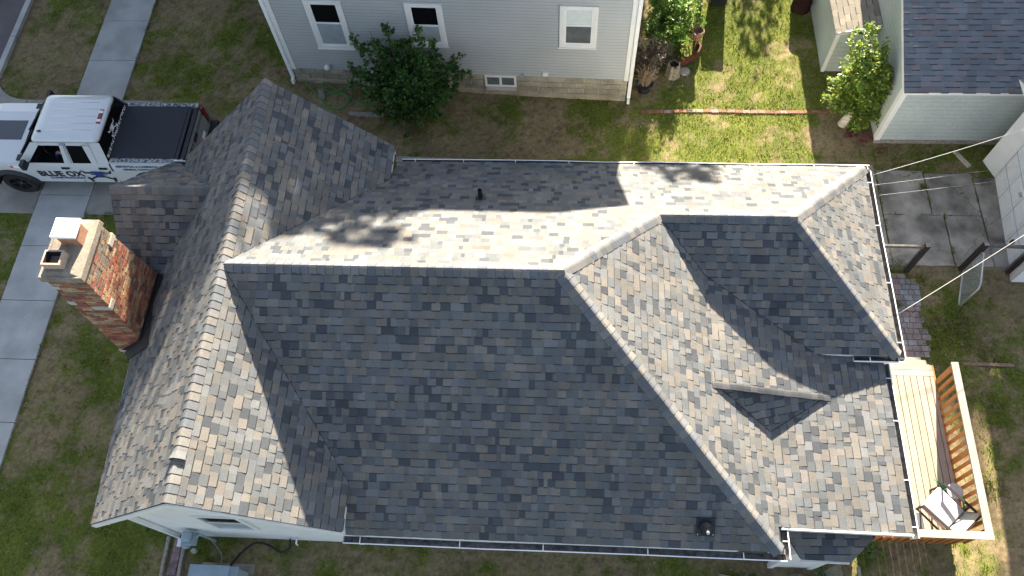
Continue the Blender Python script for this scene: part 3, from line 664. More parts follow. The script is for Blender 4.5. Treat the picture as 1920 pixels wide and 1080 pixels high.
def nwin(s0,s1,z0,z1,split,up='glass_dark',lo='screen',fr=.11):
    f_=MB()
    nbox(f_,s0,s1,z0,z0+fr*.9,-.01,.045,'white_paint');nbox(f_,s0,s1,z1-fr,z1,-.01,.045,'white_paint');nbox(f_,s0,s0+fr,z0+fr*.9,z1-fr,-.01,.045,'white_paint');nbox(f_,s1-fr,s1,z0+fr*.9,z1-fr,-.01,.045,'white_paint')
    nbox(f_,s0-.03,s1+.03,z0-.04,z0-.003,-.01,.06,'white_paint')
    g0,g1=s0+fr,s1-fr
    nbox(f_,g0,g0+.05,z0+fr*.9,z1-fr,-.01,.034,'white_metal');nbox(f_,g1-.04,g1,z0+fr*.9,z1-fr,-.01,.034,'white_metal');nbox(f_,g0,g1,split-.025,split+.025,-.01,.036,'white_metal');nbox(f_,g0+.05,g1-.04,z0+fr*.9,z0+fr*.9+.045,-.01,.032,'white_metal')
    nbox(f_,g0+.002,g1-.002,z0+.02,z1-.02,-.02,.017,'black_metal')
    o=f_.build('window',nb); p=MB(); nbox(p,g0+.05,g1-.04,z0+fr*.9+.045,split-.025,.0,.024,lo); nbox(p,g0+.05,g1-.04,split+.025,z1-fr,.0,.021,up); p.build('pane',o); return o
nwin(.95,1.88,1.62,3.2,2.48); nwin(3.42,4.33,1.82,3.2,2.5)
w3=nwin(7.14,8.05,1.93,3.26,2.65,up='curtain',lo='glass_mid')
def bwin(s0,s1,z0,z1):
    f_=MB(); t_=.06
    nbox(f_,s0,s1,z0,z0+t_,-.01,.04,'white_paint');nbox(f_,s0,s1,z1-t_,z1,-.01,.04,'white_paint');nbox(f_,s0,s0+t_,z0+t_,z1-t_,-.01,.04,'white_paint');nbox(f_,s1-t_,s1,z0+t_,z1-t_,-.01,.04,'white_paint');c=(s0+s1)/2
    nbox(f_,c-.03,c+.03,z0+t_,z1-t_,-.01,.035,'white_paint'); nbox(f_,s0+.02,s1-.02,z0-.13,z0-.005,-.01,.06,'concrete')
    o=f_.build('basement_window',nb); p=MB(); nbox(p,s0+t_,s1-t_,z0+t_,z1-t_,-.01,.02,'glass_mid'); p.build('pane',o)
bwin(5.18,6.02,.38,.80); bwin(1.95,2.7,.42,.80)
mv=MB(); mv.lathe(nbw(1.0,.93,.0),[(.0,.13),(.07,.13),(.085,.07),(.06,.0)],'white_paint',n=14,axis=-nN); mv.build('wall_vent',nb,smooth=True)
mv=MB(); nbox(mv,6.72,6.86,.85,1.0,.0,.05,'white_paint'); mv.build('outlet_box',nb); mv=MB(); nbox(mv,6.14,6.22,.80,.9,.0,.05,'grey_cabinet'); mv.build('outlet_box',nb)
# ------------------------------------------------------------ pale garage (top right)
pg=thing('pale_garage','pale green garage with a weathered blue grey shingle roof','garage',(8,12.7,0))
gm=MB()
def cl(mb,p,q,z0,z1,e_,m,out,cut=None): clap(mb,p,q,z0,z1,e_,m,out,cut,th=.01)
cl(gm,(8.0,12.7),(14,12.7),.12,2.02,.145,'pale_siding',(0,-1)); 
def cutG(z): 
    if z<2.05: return 0,6.8
    k=(z-2.05)/.41; return k,6.8-k
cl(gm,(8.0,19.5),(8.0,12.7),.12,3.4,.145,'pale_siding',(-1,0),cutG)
gm.prism([(8.02,12.72,0),(8.02,19.48,0),(8.02,19.48,2.0),(8.02,16.1,3.38),(8.02,12.72,2.0)],(6,0,0),'pale_siding')
gm.box((7.98,12.66,0),(14,12.72,.12),'wood_grey')
gm.build('wall',pg)
gt=MB(); gt.box((7.975,12.675,.1),(8.1,12.71,2.04),'white_paint'); gt.box((7.975,12.712,.1),(8.0,12.82,2.04),'white_paint')
gt.box((7.93,12.56,1.985),(14.1,12.595,2.065),'white_paint')
gt.beam((7.94,12.58,2.02),(7.94,16.1,3.465),.03,.09,'white_paint'); gt.build('trim_board',pg)
gr=MB(); shingles(gr,[(7.93,12.57,2.065),(14.1,12.57,2.065),(14.1,16.1,3.51),(7.93,16.1,3.51)],m='old_shingle',pal=PALG,seed=40,wr=(.16,.34),expo=.135,thick=.008,dark=(.05,.055,.065),ut=.03)
shingles(gr,[(7.93,16.1,3.51),(14.1,16.1,3.51),(14.1,19.6,2.065),(7.93,19.6,2.065)],m='old_shingle',pal=PALG,seed=41,wr=(.3,.34),thick=.006,ut=.03)
gr.build('roof',pg)
ls=thing('lean_to_shed','low pale green lean-to shed with tan shingles between the yard and the garage','shed',(7,15,0))
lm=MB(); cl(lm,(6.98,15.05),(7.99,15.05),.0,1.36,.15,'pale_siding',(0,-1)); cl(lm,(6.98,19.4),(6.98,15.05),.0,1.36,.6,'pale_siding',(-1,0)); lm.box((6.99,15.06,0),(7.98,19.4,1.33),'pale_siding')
lm.build('wall',ls); lm=MB(); lm.box((6.955,15.02,0),(7.05,15.055,1.38),'white_paint'); lm.beam((6.93,15.02,1.385),(7.98,15.02,1.665),.03,.08,'white_paint'); lm.build('trim_board',ls)
lm=MB(); shingles(lm,[(6.92,15.0,1.42),(7.985,15.0,1.70),(7.985,19.5,1.70),(6.92,19.5,1.42)],m='old_shingle',pal=[((.22,.20,.165),.6),((.19,.175,.15),.4)],seed=42,expo=.14,wr=(.2,.3),thick=.006,dark=(.08,.07,.06),ut=.02); lm.build('roof',ls)
# ------------------------------------------------------------ white garage (right edge)
wg=thing('white_garage','white garage with a panelled overhead door facing the cracked concrete','garage',(10.6,9,0))
d0=Vector((10.56,9.14,0));d1=Vector((10.78,11.66,0));dd=(d1-d0).normalized();dn=Vector((-dd.y,dd.x,0))
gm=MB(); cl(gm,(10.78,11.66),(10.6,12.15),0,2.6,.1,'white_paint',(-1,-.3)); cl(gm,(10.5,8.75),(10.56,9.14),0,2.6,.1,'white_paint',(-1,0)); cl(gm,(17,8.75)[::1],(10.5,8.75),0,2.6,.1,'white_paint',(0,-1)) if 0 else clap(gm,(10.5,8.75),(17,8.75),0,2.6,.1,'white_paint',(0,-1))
gm.box((10.95,8.76,0),(17,12.3,2.7),'white_paint'); gm.prism([(10.51,8.76,0),(10.95,8.76,0),(10.95,12.2,0),(10.62,12.18,0),(10.80,11.66,0),(10.585,9.14,0)],(0,0,2.6),'white_paint'); gm.build('wall',wg)
gd=MB()
for r in range(4):
    for c in range(4):
        z0=r*.53+.03;z1=z0+.5;a=d0+dd*(.03+c*.62);b=d0+dd*(.03+c*.62+.6)
        pr=lambda p,z,o_: p+dn*o_+Vector((0,0,z))
        gd.hexa([pr(a,z0,0),pr(b,z0,0),pr(b,z0,.02),pr(a,z0,.02),pr(a,z1,0),pr(b,z1,0),pr(b,z1,.02),pr(a,z1,.02)],'white_metal')
        a2=a+dd*.07;b2=b-dd*.07
        gd.hexa([pr(a2,z0+.09,.02),pr(b2,z0+.09,.02),pr(b2,z0+.09,.034),pr(a2,z0+.09,.034),pr(a2,z1-.09,.02),pr(b2,z1-.09,.02),pr(b2,z1-.09,.034),pr(a2,z1-.09,.034)],'white_metal')
    gd.beam(d0+dn*.01+Vector((0,0,r*.53+.015)),d1+dn*.01+Vector((0,0,r*.53+.015)),.014,.02,'grey_cabinet')
do=gd.build('garage_door',wg,bevel=.006); gh=MB(); gh.box((10.5,9.55,.33),(10.56,9.62,.45),'black_metal'); gh.build('door_latch',do); gh=MB(); gh.box((10.6,10.45,.95),(10.68,10.56,1.0),'galv'); gh.build('door_handle',do)
gr=MB(); e=[(10.2,8.5,2.62),(17,8.5,2.62),(17,12.5,2.62),(10.2,12.5,2.62),(10.2,10.5,3.6),(17,10.5,3.6)]
gr.face([e[0],e[1],e[5],e[4]],'old_shingle',(.15,.15,.16));gr.face([e[4],e[5],e[2],e[3]],'old_shingle',(.15,.15,.16));gr.face([e[0],e[4],e[3]],'white_paint');gr.face([e[3],e[2],e[1],e[0]],'white_paint'); gr.build('roof',wg)
# ------------------------------------------------------------ pickup truck
tk=thing('pickup_truck','white crew cab pickup with blue and black company lettering and a black bed cover','truck',(-12,11.785,0))
yc=11.785
def hw(z):   # half width of the side at a height
    pts=[(.3,.93),(.55,.975),(.95,.985),(1.15,.965),(1.25,.925),(1.83,.70),(1.9,.60)]
    for (a,b),(c,d) in zip(pts,pts[1:]):
        if z<=c: return b+(d-b)*max(0,(z-a))/(c-a)
    return .6
def sidept(x,z,sd,o=0): return Vector((x,yc+sd*(hw(z)+o),z))
FX,RX,WR=-13.86,-10.17,.41
bd=MB()
def arch(cx,r,z0,n=10): return [(cx+r*math.cos(math.pi-k*math.pi/n),.42+r*math.sin(math.pi-k*math.pi/n)) for k in range(n+1)]
prof=[(-14.88,.5)]+[(x,max(z,.5)) for x,z in arch(FX,.52,.5)]+[(x,max(z,.5)) for x,z in arch(RX,.52,.5)]+[(-9.2,.5)]
for sd in (-1,1):
    xs_=sorted(set([p[0] for p in prof])); 
    pl=prof
    for a,b in zip(pl,pl[1:]):
        if b[0]<=a[0]: continue
        q=[sidept(a[0],a[1],sd),sidept(b[0],b[1],sd),sidept(b[0],1.0,sd),sidept(a[0],1.0,sd)]
        bd.face(q if sd<0 else q[::-1],'truck_paint')
        # inner arch lip
        if a[1]>.5 or b[1]>.5:
            i=[Vector((p.x,yc+sd*.65,p.z)) for p in q[:2]]; bd.face([q[0],q[1],i[1],i[0]],'rubber')
    for z0,z1 in ((1.0,1.1),(1.1,1.17),(1.17,1.25)):
        for x0,x1 in ((-14.88,-13.4),(-13.4,-11.12),(-11.08,-9.2)):
            q=[sidept(x0,z0,sd),sidept(x1,z0,sd),sidept(x1,z1,sd),sidept(x0,z1,sd)]; bd.face(q if sd<0 else q[::-1],'truck_paint')
# hood with crowned top
ys_=[-.93,-.86,-.6,-.3,0,.3,.6,.86,.93]
def hoodz(x,y): return 1.25+.075*(1-abs(y/.93)**3)+.02*(1 if abs(y)<.62 else 0)*1 -.10*max(0,(-14.5-x)/.4)**2
hx=[-14.88,-14.7,-14.4,-14.0,-13.6,-13.38]
for a,b in zip(hx,hx[1:]):
    for c,d in zip(ys_,ys_[1:]):
        bd.face([(a,yc+c,hoodz(a,c)),(b,yc+c,hoodz(b,c)),(b,yc+d,hoodz(b,d)),(a,yc+d,hoodz(a,d))],'truck_paint')
bd.box((-14.9,yc-.93,.5),(-14.86,yc+.93,1.2),'chrome'); 
# bed box: rails, bulkhead
for sd in (-1,1):
    a,b=sorted((yc+sd*.80,yc+sd*.93)); bd.box((-11.08,a,1.2),(-9.26,b,1.30),'truck_paint')
bd.box((-11.09,yc-.8,.6),(-11.06,yc+.8,1.28),'truck_paint'); bd.box((-11.06,yc-.8,.62),(-9.3,yc+.8,.7),'black_plastic')
bd.box((-14.8,yc-.64,.42),(-9.3,yc+.64,.52),'black_plastic')
bd.box((-14.8,yc-.64,.52),(-13.42,yc+.64,1.1),'black_plastic'); bd.box((-11.02,yc-.64,.5),(-9.35,yc+.64,.7),'black_plastic')
body=bd.build('body',tk)
cb=MB()  # cab shell
zr_=1.9
ringB=[(-12.82,-.70),(-11.17,-.70),(-11.17,.70),(-12.82,.70)]
def rring(x0,x1,h,z,r=.12,n=4):
    p=[]
    for cx,cy,a0 in ((x1-r,h-r,0),(x0+r,h-r,90),(x0+r,-h+r,180),(x1-r,-h+r,270)):
        for k in range(n+1): a=R(a0+90*k/n); p.append(Vector((cx+r*math.cos(a),yc+cy+r*math.sin(a),z)))
    return p
rg=[rring(-12.86,-11.13,.72,1.80),rring(-12.83,-11.14,.705,1.855),rring(-12.76,-11.19,.655,1.895),rring(-12.55,-11.32,.5,1.915)]
for a,b in zip(rg,rg[1:]):
    for i in range(len(a)): cb.face([a[i],a[(i+1)%len(a)],b[(i+1)%len(a)],b[i]],'truck_paint')
cb.face(rg[-1],'truck_paint'); cb.face(rg[0][::-1],'black_plastic')
for y in (-.42,-.22,.0,.22,.42): cb.beam((-12.5,yc+y,1.912),(-11.35,yc+y,1.912),.02,.008,'truck_paint')
cabo=cb.build('cab_roof',tk,smooth=True); weld(cabo)
sd_=None
def sp(poly,sd,o,m,mb=None,col=(1,1,1)):   # polygon on the side surface
    mb=mb or sd_
    q=[sidept(x,z,sd,o) for x,z in poly]; mb.face(q if sd<0 else q[::-1],m,col)
for sd in (-1,1):
    sd_=MB()
    for poly in ([(-13.42,1.25),(-13.15,1.25),(-12.62,1.80),(-12.86,1.80)],               # A pillar
                 [(-12.24,1.25),(-12.10,1.25),(-12.02,1.80),(-12.16,1.80)],[(-12.12,1.25),(-12.02,1.25),(-12.00,1.80),(-12.08,1.80)],
                 [(-11.40,1.25),(-11.10,1.25),(-11.13,1.80),(-11.44,1.80)],
                 [(-12.70,1.72),(-11.40,1.72),(-11.40,1.82),(-12.66,1.82)],
                 [(-11.55,1.25),(-11.38,1.25),(-11.40,1.75),(-11.60,1.75)]):
        sp(poly,sd,0,'truck_paint')
    q=[(-13.42,1.0),(-11.12,1.0),(-11.12,1.25),(-13.42,1.25)]; 
    for sx in (-12.08,-11.14,-13.35): sp([(sx-.008,.52),(sx+.008,.52),(sx+.008,1.24),(sx-.008,1.24)],sd,.003,'black_metal') if sx>-13 else None
    sp([(-12.06,1.25),(-12.045,1.25),(-12.0,1.78),(-12.015,1.78)],sd,.004,'black_metal')
    sd_.build('door_frame',tk)
it=MB(); it.box((-13.3,yc-.85,.6),(-11.15,yc+.85,1.0),'black_plastic'); it.box((-13.4,yc-.85,.95),(-13.0,yc+.85,1.2),'black_plastic')
for y in (-.4,.4):
    it.box((-12.45,yc+y-.24,1.0),(-11.95,yc+y+.24,1.08),'black_plastic'); it.box((-12.02,yc+y-.24,1.0),(-11.9,yc+y+.24,1.62),'black_plastic')
it.box((-11.5,yc-.8,1.0),(-11.2,yc+.8,1.5),'black_plastic'); it.lathe((-12.82,yc-.4,1.15),[(.17,0),(.19,.015),(.17,.03),(.155,.015)],'black_metal',n=18,axis=(.8,0,.6)); it.build('interior',tk)
g=MB(); wsb=[(-13.38,-.86),(-13.38,.86)]
g.face([(-13.40,yc-.80,1.27),(-13.30,yc-.87,1.26),(-12.84,yc-.68,1.82),(-12.84,yc+.68,1.82),(-13.30,yc+.87,1.26),(-13.40,yc+.80,1.27)],'windscreen'); 
mat('windscreen',(.02,.035,.035),.08,spec=.8)
g.build('windshield',tk)
g=MB(); g.box((-13.48,yc-.88,1.262),(-13.36,yc+.88,1.30),'black_plastic'); g.beam((-13.40,yc-.7,1.32),(-13.30,yc+.0,1.36),.03,.02,'black_plastic'); g.beam((-13.40,yc+.0,1.34),(-13.30,yc+.65,1.36),.03,.02,'black_plastic'); g.build('wiper_cowl',tk)
def rwin(y,z): x=-11.135+(1.83-z)*.06; return Vector((x,yc+y,z))
g=MB(); g.face([rwin(-.86,1.27),rwin(.86,1.27),rwin(.66,1.80),rwin(-.66,1.80)],'glass_dark'); rw=g.build('rear_window',tk)
g=MB(); sp([(-11.98,1.27),(-11.58,1.27),(-11.62,1.50),(-11.70,1.71),(-11.97,1.71),(-12.0,1.69)][:0] or [(-12.02,1.265),(-11.50,1.265),(-11.47,1.29),(-11.58,1.62),(-11.68,1.715),(-11.97,1.715),(-12.0,1.69)],-1,-.004,'glass_dark',g); g.build('rear_door_window',tk)
g=MB(); sp([(-12.02,1.265),(-11.50,1.265),(-11.47,1.29),(-11.58,1.62),(-11.68,1.715),(-11.97,1.715),(-12.0,1.69)],1,-.004,'glass_dark',g); sp([(-13.15,1.26),(-12.24,1.26),(-12.14,1.73),(-12.65,1.73)],1,-.004,'glass_dark',g); g.build('side_window',tk)
# hood stripe, cover, rails
g=MB()
for a,b in zip(hx,hx[1:]):
    if b>-13.45: b=-13.5
    for c,d in ((-.3,0),(0,.3)): g.face([(a,yc+c,hoodz(a,c)+.004),(b,yc+c,hoodz(b,c)+.004),(b,yc+d,hoodz(b,d)+.004),(a,yc+d,hoodz(a,d)+.004)],'stripe_vinyl')
g.build('hood_stripe',tk)
g=MB(); g.box((-11.07,yc-.80,1.285),(-9.45,yc+.80,1.335),'truck_cover'); g.box((-9.45,yc-.80,1.28),(-9.36,yc+.80,1.325),'truck_cover'); g.box((-11.09,yc-.82,1.30),(-11.05,yc+.82,1.345),'black_plastic'); g.build('bed_cover',tk,bevel=.012)
for sd in (-1,1):
    g=MB(); a,b=sorted((yc+sd*.81,yc+sd*.92)); g.box((-11.04,a,1.301),(-9.28,b,1.318),'camo'); g.build('bed_rail',tk)
g=MB(); g.hexa([Vector(p) for p in ((-9.24,yc-.80,.62),(-9.17,yc-.80,.62),(-9.17,yc+.80,.62),(-9.24,yc+.80,.62),(-9.32,yc-.80,1.30),(-9.22,yc-.80,1.30),(-9.22,yc+.80,1.30),(-9.32,yc+.80,1.30))],'black_plastic')
tgm='tail_grey'; mat('tail_grey',(.20,.205,.2),.4,coat=.3)
g.hexa([Vector(p) for p in ((-9.17,yc-.76,.66),(-9.155,yc-.76,.66),(-9.155,yc+.76,.66),(-9.17,yc+.76,.66),(-9.22,yc-.76,1.25),(-9.205,yc-.76,1.25),(-9.205,yc+.76,1.25),(-9.22,yc+.76,1.25))],tgm)
tg=g.build('tailgate',tk); g=MB(); g.box((-9.20,yc-.12,1.06),(-9.165,yc+.12,1.16),'black_metal'); g.build('tailgate_handle',tg)
tgF=lambda y,z: Vector((-9.155-(z-.66)*.085+.004,yc+y,z))
text('287.7818',.13,frame_mtx(tgF(-.45,1.12),(0,1,0),(-.085,0,1)),'decal_black','tailgate_lettering',tg)
text('BLUEOX.COM',.12,frame_mtx(tgF(.45,1.12),(0,1,0),(-.085,0,1)),'decal_black','tailgate_lettering',tg)
g=MB(); p=tgF(.25,.8); g.box((p.x-.004,yc+.1,.74),(p.x+.006,yc+.42,.86),'decal_white'); g.box((p.x+.003,yc+.1,.74),(p.x+.008,yc+.2,.86),'decal_pink'); g.build('sticker',tg)
for sd in (-1,1):
    g=MB(); a,b=sorted((yc+sd*.80,yc+sd*.93)); g.box((-9.30,a,.75),(-9.17,b,1.22),'lamp_red'); g.build('tail_light',tk,bevel=.01)
g=MB(); g.box((-9.19,yc-.95,.45),(-8.99,yc+.95,.62),'black_plastic'); g.box((-9.10,yc-.1,.36),(-8.88,yc-.02,.44),'black_metal'); g.build('rear_bumper',tk,bevel=.02)
g=MB(); g.box((-15.05,yc-.95,.4),(-14.85,yc+.95,.65),'black_plastic'); g.build('front_bumper',tk,bevel=.02)
g=MB(); g.box((-11.30,yc-.21,1.885),(-11.20,yc+.21,1.925),'lamp_red'); g.box((-11.305,yc-.17,1.88),(-11.195,yc-.09,1.93),'lamp_clear'); g.box((-11.305,yc+.09,1.88),(-11.195,yc+.17,1.93),'lamp_clear'); g.build('brake_light',tk,bevel=.008)
g=MB(); g.prism([(-12.70,yc-.47,1.90),(-12.60,yc-.49,1.905),(-12.60,yc-.45,1.905)],(0,0,.05),'black_metal'); g.build('antenna',tk)
# flares, wheels, mirrors, handles
for cx in (FX,RX):
    for sd in (-1,1):
        g=MB(); n=12
        for k in range(n):
            a0=math.pi-k*math.pi/n;a1=math.pi-(k+1)*math.pi/n
            q=[]
            for a in (a0,a1):
                for r,o in ((.50,.07),(.60,.0)): q.append(Vector((cx+r*math.cos(a),yc+sd*(.985+o),max(.42+r*math.sin(a)*1.0,.44))))
            f=[q[0],q[2],q[3],q[1]]; g.face(f if sd<0 else f[::-1],'black_plastic')
            i0=Vector((q[0].x,yc+sd*.8,q[0].z));i1=Vector((q[2].x,yc+sd*.8,q[2].z)); g.face([q[0],q[2],i1,i0],'black_plastic')
        g.build('fender_flare',tk)
def wheel(cx,sd):
    w_=MB(); c=(cx,yc+sd*.76,WR); ax=(0,sd,0)
    w_.lathe(c,[(.25,0),(.38,0),(.41,.03),(.41,.22),(.375,.255),(.26,.25),(.24,.21)],'rubber',n=32,axis=ax)
    for k in range(32):
        a=2*math.pi*k/32; u=Vector((math.cos(a),0,math.sin(a))); p=Vector(c)+u*.412+Vector((0,sd*.03,0)); w_.beam(p,p+Vector((0,sd*.2,0)),.03,.016,'rubber',up=u)
    o=w_.build('wheel',tk); r_=MB(); c2=Vector(c); r_.lathe(c2,[(.0,.17),(.05,.2),(.06,.16),(.235,.15),(.25,.24)],'black_metal',n=24,axis=ax)
    for k in range(6):
        a=2*math.pi*k/6; u=Vector((math.cos(a),0,math.sin(a))); r_.beam(c2+u*.05+Vector((0,sd*.19,0)),c2+u*.24+Vector((0,sd*.21,0)),.05,.03,'black_metal',up=(0,sd,0))
    r_.lathe(c2,[(.0,.215),(.035,.21),(.04,.19)],'chrome',n=10,axis=ax); r_.build('rim',o)
for cx in (FX,RX):
    for sd in (-1,1): wheel(cx,sd)
for sd in (-1,1):
    g=MB(); g.beam(sidept(-13.1,1.28,sd),sidept(-13.12,1.34,sd,.12),.05,.03,'black_plastic'); p=sidept(-13.15,1.36,sd,.2); g.box((p.x-.06,p.y-.10,p.z-.09),(p.x+.05,p.y+.10,p.z+.12),'black_plastic'); g.build('side_mirror',tk,bevel=.02)
    for hx_ in (-12.28,-11.32):
        g=MB(); p=sidept(hx_,1.10,sd,.012); g.box((p.x-.11,min(p.y,p.y-sd*.02),p.z-.035),(p.x+.11,max(p.y,p.y-sd*.02)+.0,p.z+.035),'black_metal'); q=sidept(hx_,1.11,sd,.03); g.box((q.x-.09,q.y-.012,q.z-.018),(q.x+.09,q.y+.012,q.z+.018),'black_metal'); g.build('door_handle',tk,bevel=.01)
g=MB(); sp([(-10.45,.98),(-9.95,.98),(-9.95,1.1),(-10.45,1.1)],-1,.004,'truck_paint',g); g.build('fuel_door',tk)
# lettering on the side
def sidem(x,z,ang=0): 
    p=sidept(x,z,-1,.006); up=(sidept(x,z+.05,-1)-sidept(x,z-.05,-1)).normalized(); return frame_mtx(p,(math.cos(ang),0,math.sin(ang)),up)
text('BLUE OX',.31,sidem(-12.53,.865),'decal_black','door_lettering',tk,bold=.008,sx=.92)
text('CONSTRUCTION',.105,sidem(-12.45,.69),'decal_blue','door_lettering',tk,bold=.002,sx=1.1)
text('RESIDENTIAL & COMMERCIAL ROOFING',.085,sidem(-10.22,1.175),'decal_blue','bed_lettering',tk,bold=.002,sx=.97)
text('GENERAL CONTRACTOR',.085,sidem(-10.35,1.075),'decal_black','bed_lettering',tk,bold=.002,sx=.95)
text('BLUE OX CONSTRUCTION',.155,frame_mtx(rwin(-.02,1.345)+Vector((.006,0,0)),(0,1,0),(-.06,0,1)),'decal_white','window_lettering',rw,bold=.004,sx=.84)
def emblem(fm,mh,mh2,name,parent,s=1):
    g=MB(); T=lambda pts:[fm@Vector((x*s,y*s,z_)) for x,y,z_ in [(a,b,0) for a,b in pts]]
    head=[(-.16,.12),(.16,.12),(.12,-.02),(.07,-.16),(-.07,-.16),(-.12,-.02)]
    g.face(T(head),mh); 
    for q in (-1,1):
        horn=[(.13,.10),(.30,.07),(.42,.20),(.36,.02),(.14,.03)]; g.face(T([(q*a,b) for a,b in horn][::q]),mh2)
        g.face(T([(q*a,b) for a,b in ((.14,0),(.26,-.03),(.13,-.05))][::q]),mh2)
        ham=[(.05,-.12),(.30,-.26),(.33,-.22),(.09,-.07)]; g.face(T([(q*a,b) for a,b in ham][::q]),mh2)
        hd=[(.27,-.34),(.33,-.37),(.40,-.17),(.34,-.14)]; g.face(T([(q*a,b) for a,b in hd][::q]),mh2)
    o=g.build(name,parent); return o
emblem(sidem(-11.55,.88)@Matrix.Translation((0,0,.002)),'decal_blue','decal_black','door_emblem',tk,.95)
emblem(frame_mtx(rwin(-.05,1.56)+Vector((.007,0,0)),(0,1,0),(-.06,0,1)),'decal_white','decal_white','window_emblem',rw,.52)
g=MB(); sp([(-13.72,1.08),(-13.42,1.08),(-13.42,1.17),(-13.72,1.17)],-1,.004,'decal_white',g); sp([(-13.71,1.09),(-13.62,1.09),(-13.62,1.16),(-13.71,1.16)],-1,.007,'decal_pink',g); g.build('sticker',tk)
# driver
def skinned(name,chains,mats_f,smooth=True,sub=1):
    me=bpy.data.meshes.new(name); vs=[];es=[];rr=[];idx={}
    for ch_ in chains:
        prev=None
        for p,r in ch_:
            k=tuple(round(a,4) for a in p)
            if k not in idx: idx[k]=len(vs);vs.append(p);rr.append(r)
            if prev is not None: es.append((prev,idx[k]))
            prev=idx[k]
    me.from_pydata(vs,es,[]); o=bpy.data.objects.new(name,me); C.objects.link(o)
    md=o.modifiers.new('s','SKIN'); 
    for i,r in enumerate(rr): me.skin_vertices[0].data[i].radius=(r,r)
    me.skin_vertices[0].data[0].use_root=True
    o.modifiers.new('u','SUBSURF').render_levels=sub; o.modifiers['u'].levels=sub
    bpy.context.view_layer.update(); m2_=bpy.data.meshes.new_from_object(o.evaluated_get(bpy.context.evaluated_depsgraph_get()))
    o.modifiers.clear(); o.data=m2_; m2_.name=name
    ms=[]; 
    for p in m2_.polygons:
        m_=mats_f(p.center)
        if m_ not in ms: ms.append(m_); m2_.materials.append(M[m_])
        p.material_index=ms.index(m_); p.use_smooth=True
    ca=m2_.color_attributes.new('tint','FLOAT_COLOR','POINT'); ca.data.foreach_set('color',np.ones(len(m2_.vertices)*4,dtype=np.float32)); return o
px_,py_=-12.12,yc-.42
pel=(px_,py_,1.14); ch1=[(pel,.13),((px_+.02,py_,1.34),.14),((px_+.03,py_,1.50),.15),((px_+.02,py_,1.60),.06),((px_-.02,py_,1.70),.09)]
def arm(s_,hand): 
    sh=(px_+.03,py_+s_*.19,1.50); el=(px_-.18,py_+s_*.24,1.28); c=[((px_+.03,py_,1.50),.15),(sh,.055),(el,.042),(hand,.03)]
    out=[c]; hv=(Vector(hand)-Vector(el)).normalized()
    for k in range(5): 
        off=Vector((0,1,0))*(k-2)*.018*s_; b=Vector(hand)+hv*.05+off*.9; t_=b+hv*(.05 if k else .03)+Vector((0,0,-.02))
        out.append([(hand,.03),(tuple(b),.010),(tuple(t_),.008)])
    return out
chains=[ch1]+arm(-1,(px_-.36,py_-.16,1.22))+arm(1,(px_-.44,py_+.14,1.28))
for s_ in (-1,1): chains.append([(pel,.13),((px_-.1,py_+s_*.1,1.14),.085),((px_-.48,py_+s_*.14,1.17),.065),((px_-.62,py_+s_*.14,.80),.045),((px_-.74,py_+s_*.14,.74),.035)])
pr_=skinned('person',chains,lambda c:'denim' if c.z<1.25 and c.x>px_-.8 and abs(c.y-py_)<.23 and not(c.x<px_-.3 and c.z>1.2) else ('skin' if (c.z>1.57 or c.x<px_-.1) else 'stripe_vinyl'))
tag(pr_,'person in blue jeans seated behind the open driver window of the white truck','person')
# ------------------------------------------------------------ deck
dk=thing('wooden_deck','new wooden deck with an orange railing behind the house','deck',(7,4.5,0))
FZ=.6; x=6.28;k=0; rs=random.Random(6)
fb=MB()
while x<8.0:
    a=rs.uniform(.86,1.08); fb.box((x+.007,2.80,FZ-.035),(min(x+.138,8.02)-.007,6.12+rs.uniform(-.002,.002),FZ+rs.uniform(-.001,.001)),'wood_new',(a,a*rs.uniform(.96,1.02),a*rs.uniform(.92,1.04))); x+=.138
x=6.9
for y0,y1,xe,zz in ((6.125,6.26,8.02,FZ),(6.265,6.38,8.02,FZ-.003),(6.385,6.50,7.93,FZ-.02),(6.50,6.62,7.9,FZ-.16)):
    a=rs.uniform(.9,1.08); fb.box((6.3,y0+.003,zz-.035),(xe,y1-.003,zz),'wood_new_x',(a,a,a*.97))
mat('wood_new_x',(.33,.29,.24),.7,None,.2,ns2=3,na2=.12); grain(M['wood_new_x'],'x')
fb.build('deck_boards',dk)
jm=MB(); jm.box((8.02,2.78,.3),(8.06,6.38,FZ-.01),'wood_orange'); jm.box((6.3,2.76,.3),(8.06,2.80,FZ-.01),'wood_orange'); jm.box((6.35,6.38,.25),(8.0,6.42,.55),'wood_new'); jm.box((6.35,6.5,.05),(7.9,6.62,.42),'wood_grey')
for x,y in ((6.4,2.85),(7.95,2.85),(7.95,6.3),(6.4,6.3)): jm.box((x-.05,y-.05,0),(x+.05,y+.05,.5),'wood_orange')
jm.build('deck_frame',dk)
cm_=MB(); zc=1.55
cm_.prism([(7.93,6.07,zc),(8.07,6.07,zc),(8.03,2.62,zc),(7.89,2.76,zc)],(0,0,.038),'wood_new')
cm_.prism([(5.3,2.76,zc),(7.888,2.76,zc),(8.028,2.62,zc),(5.3,2.62,zc)],(0,0,.038),'wood_new_x'); cm_.build('railing_cap',dk)
n_=18
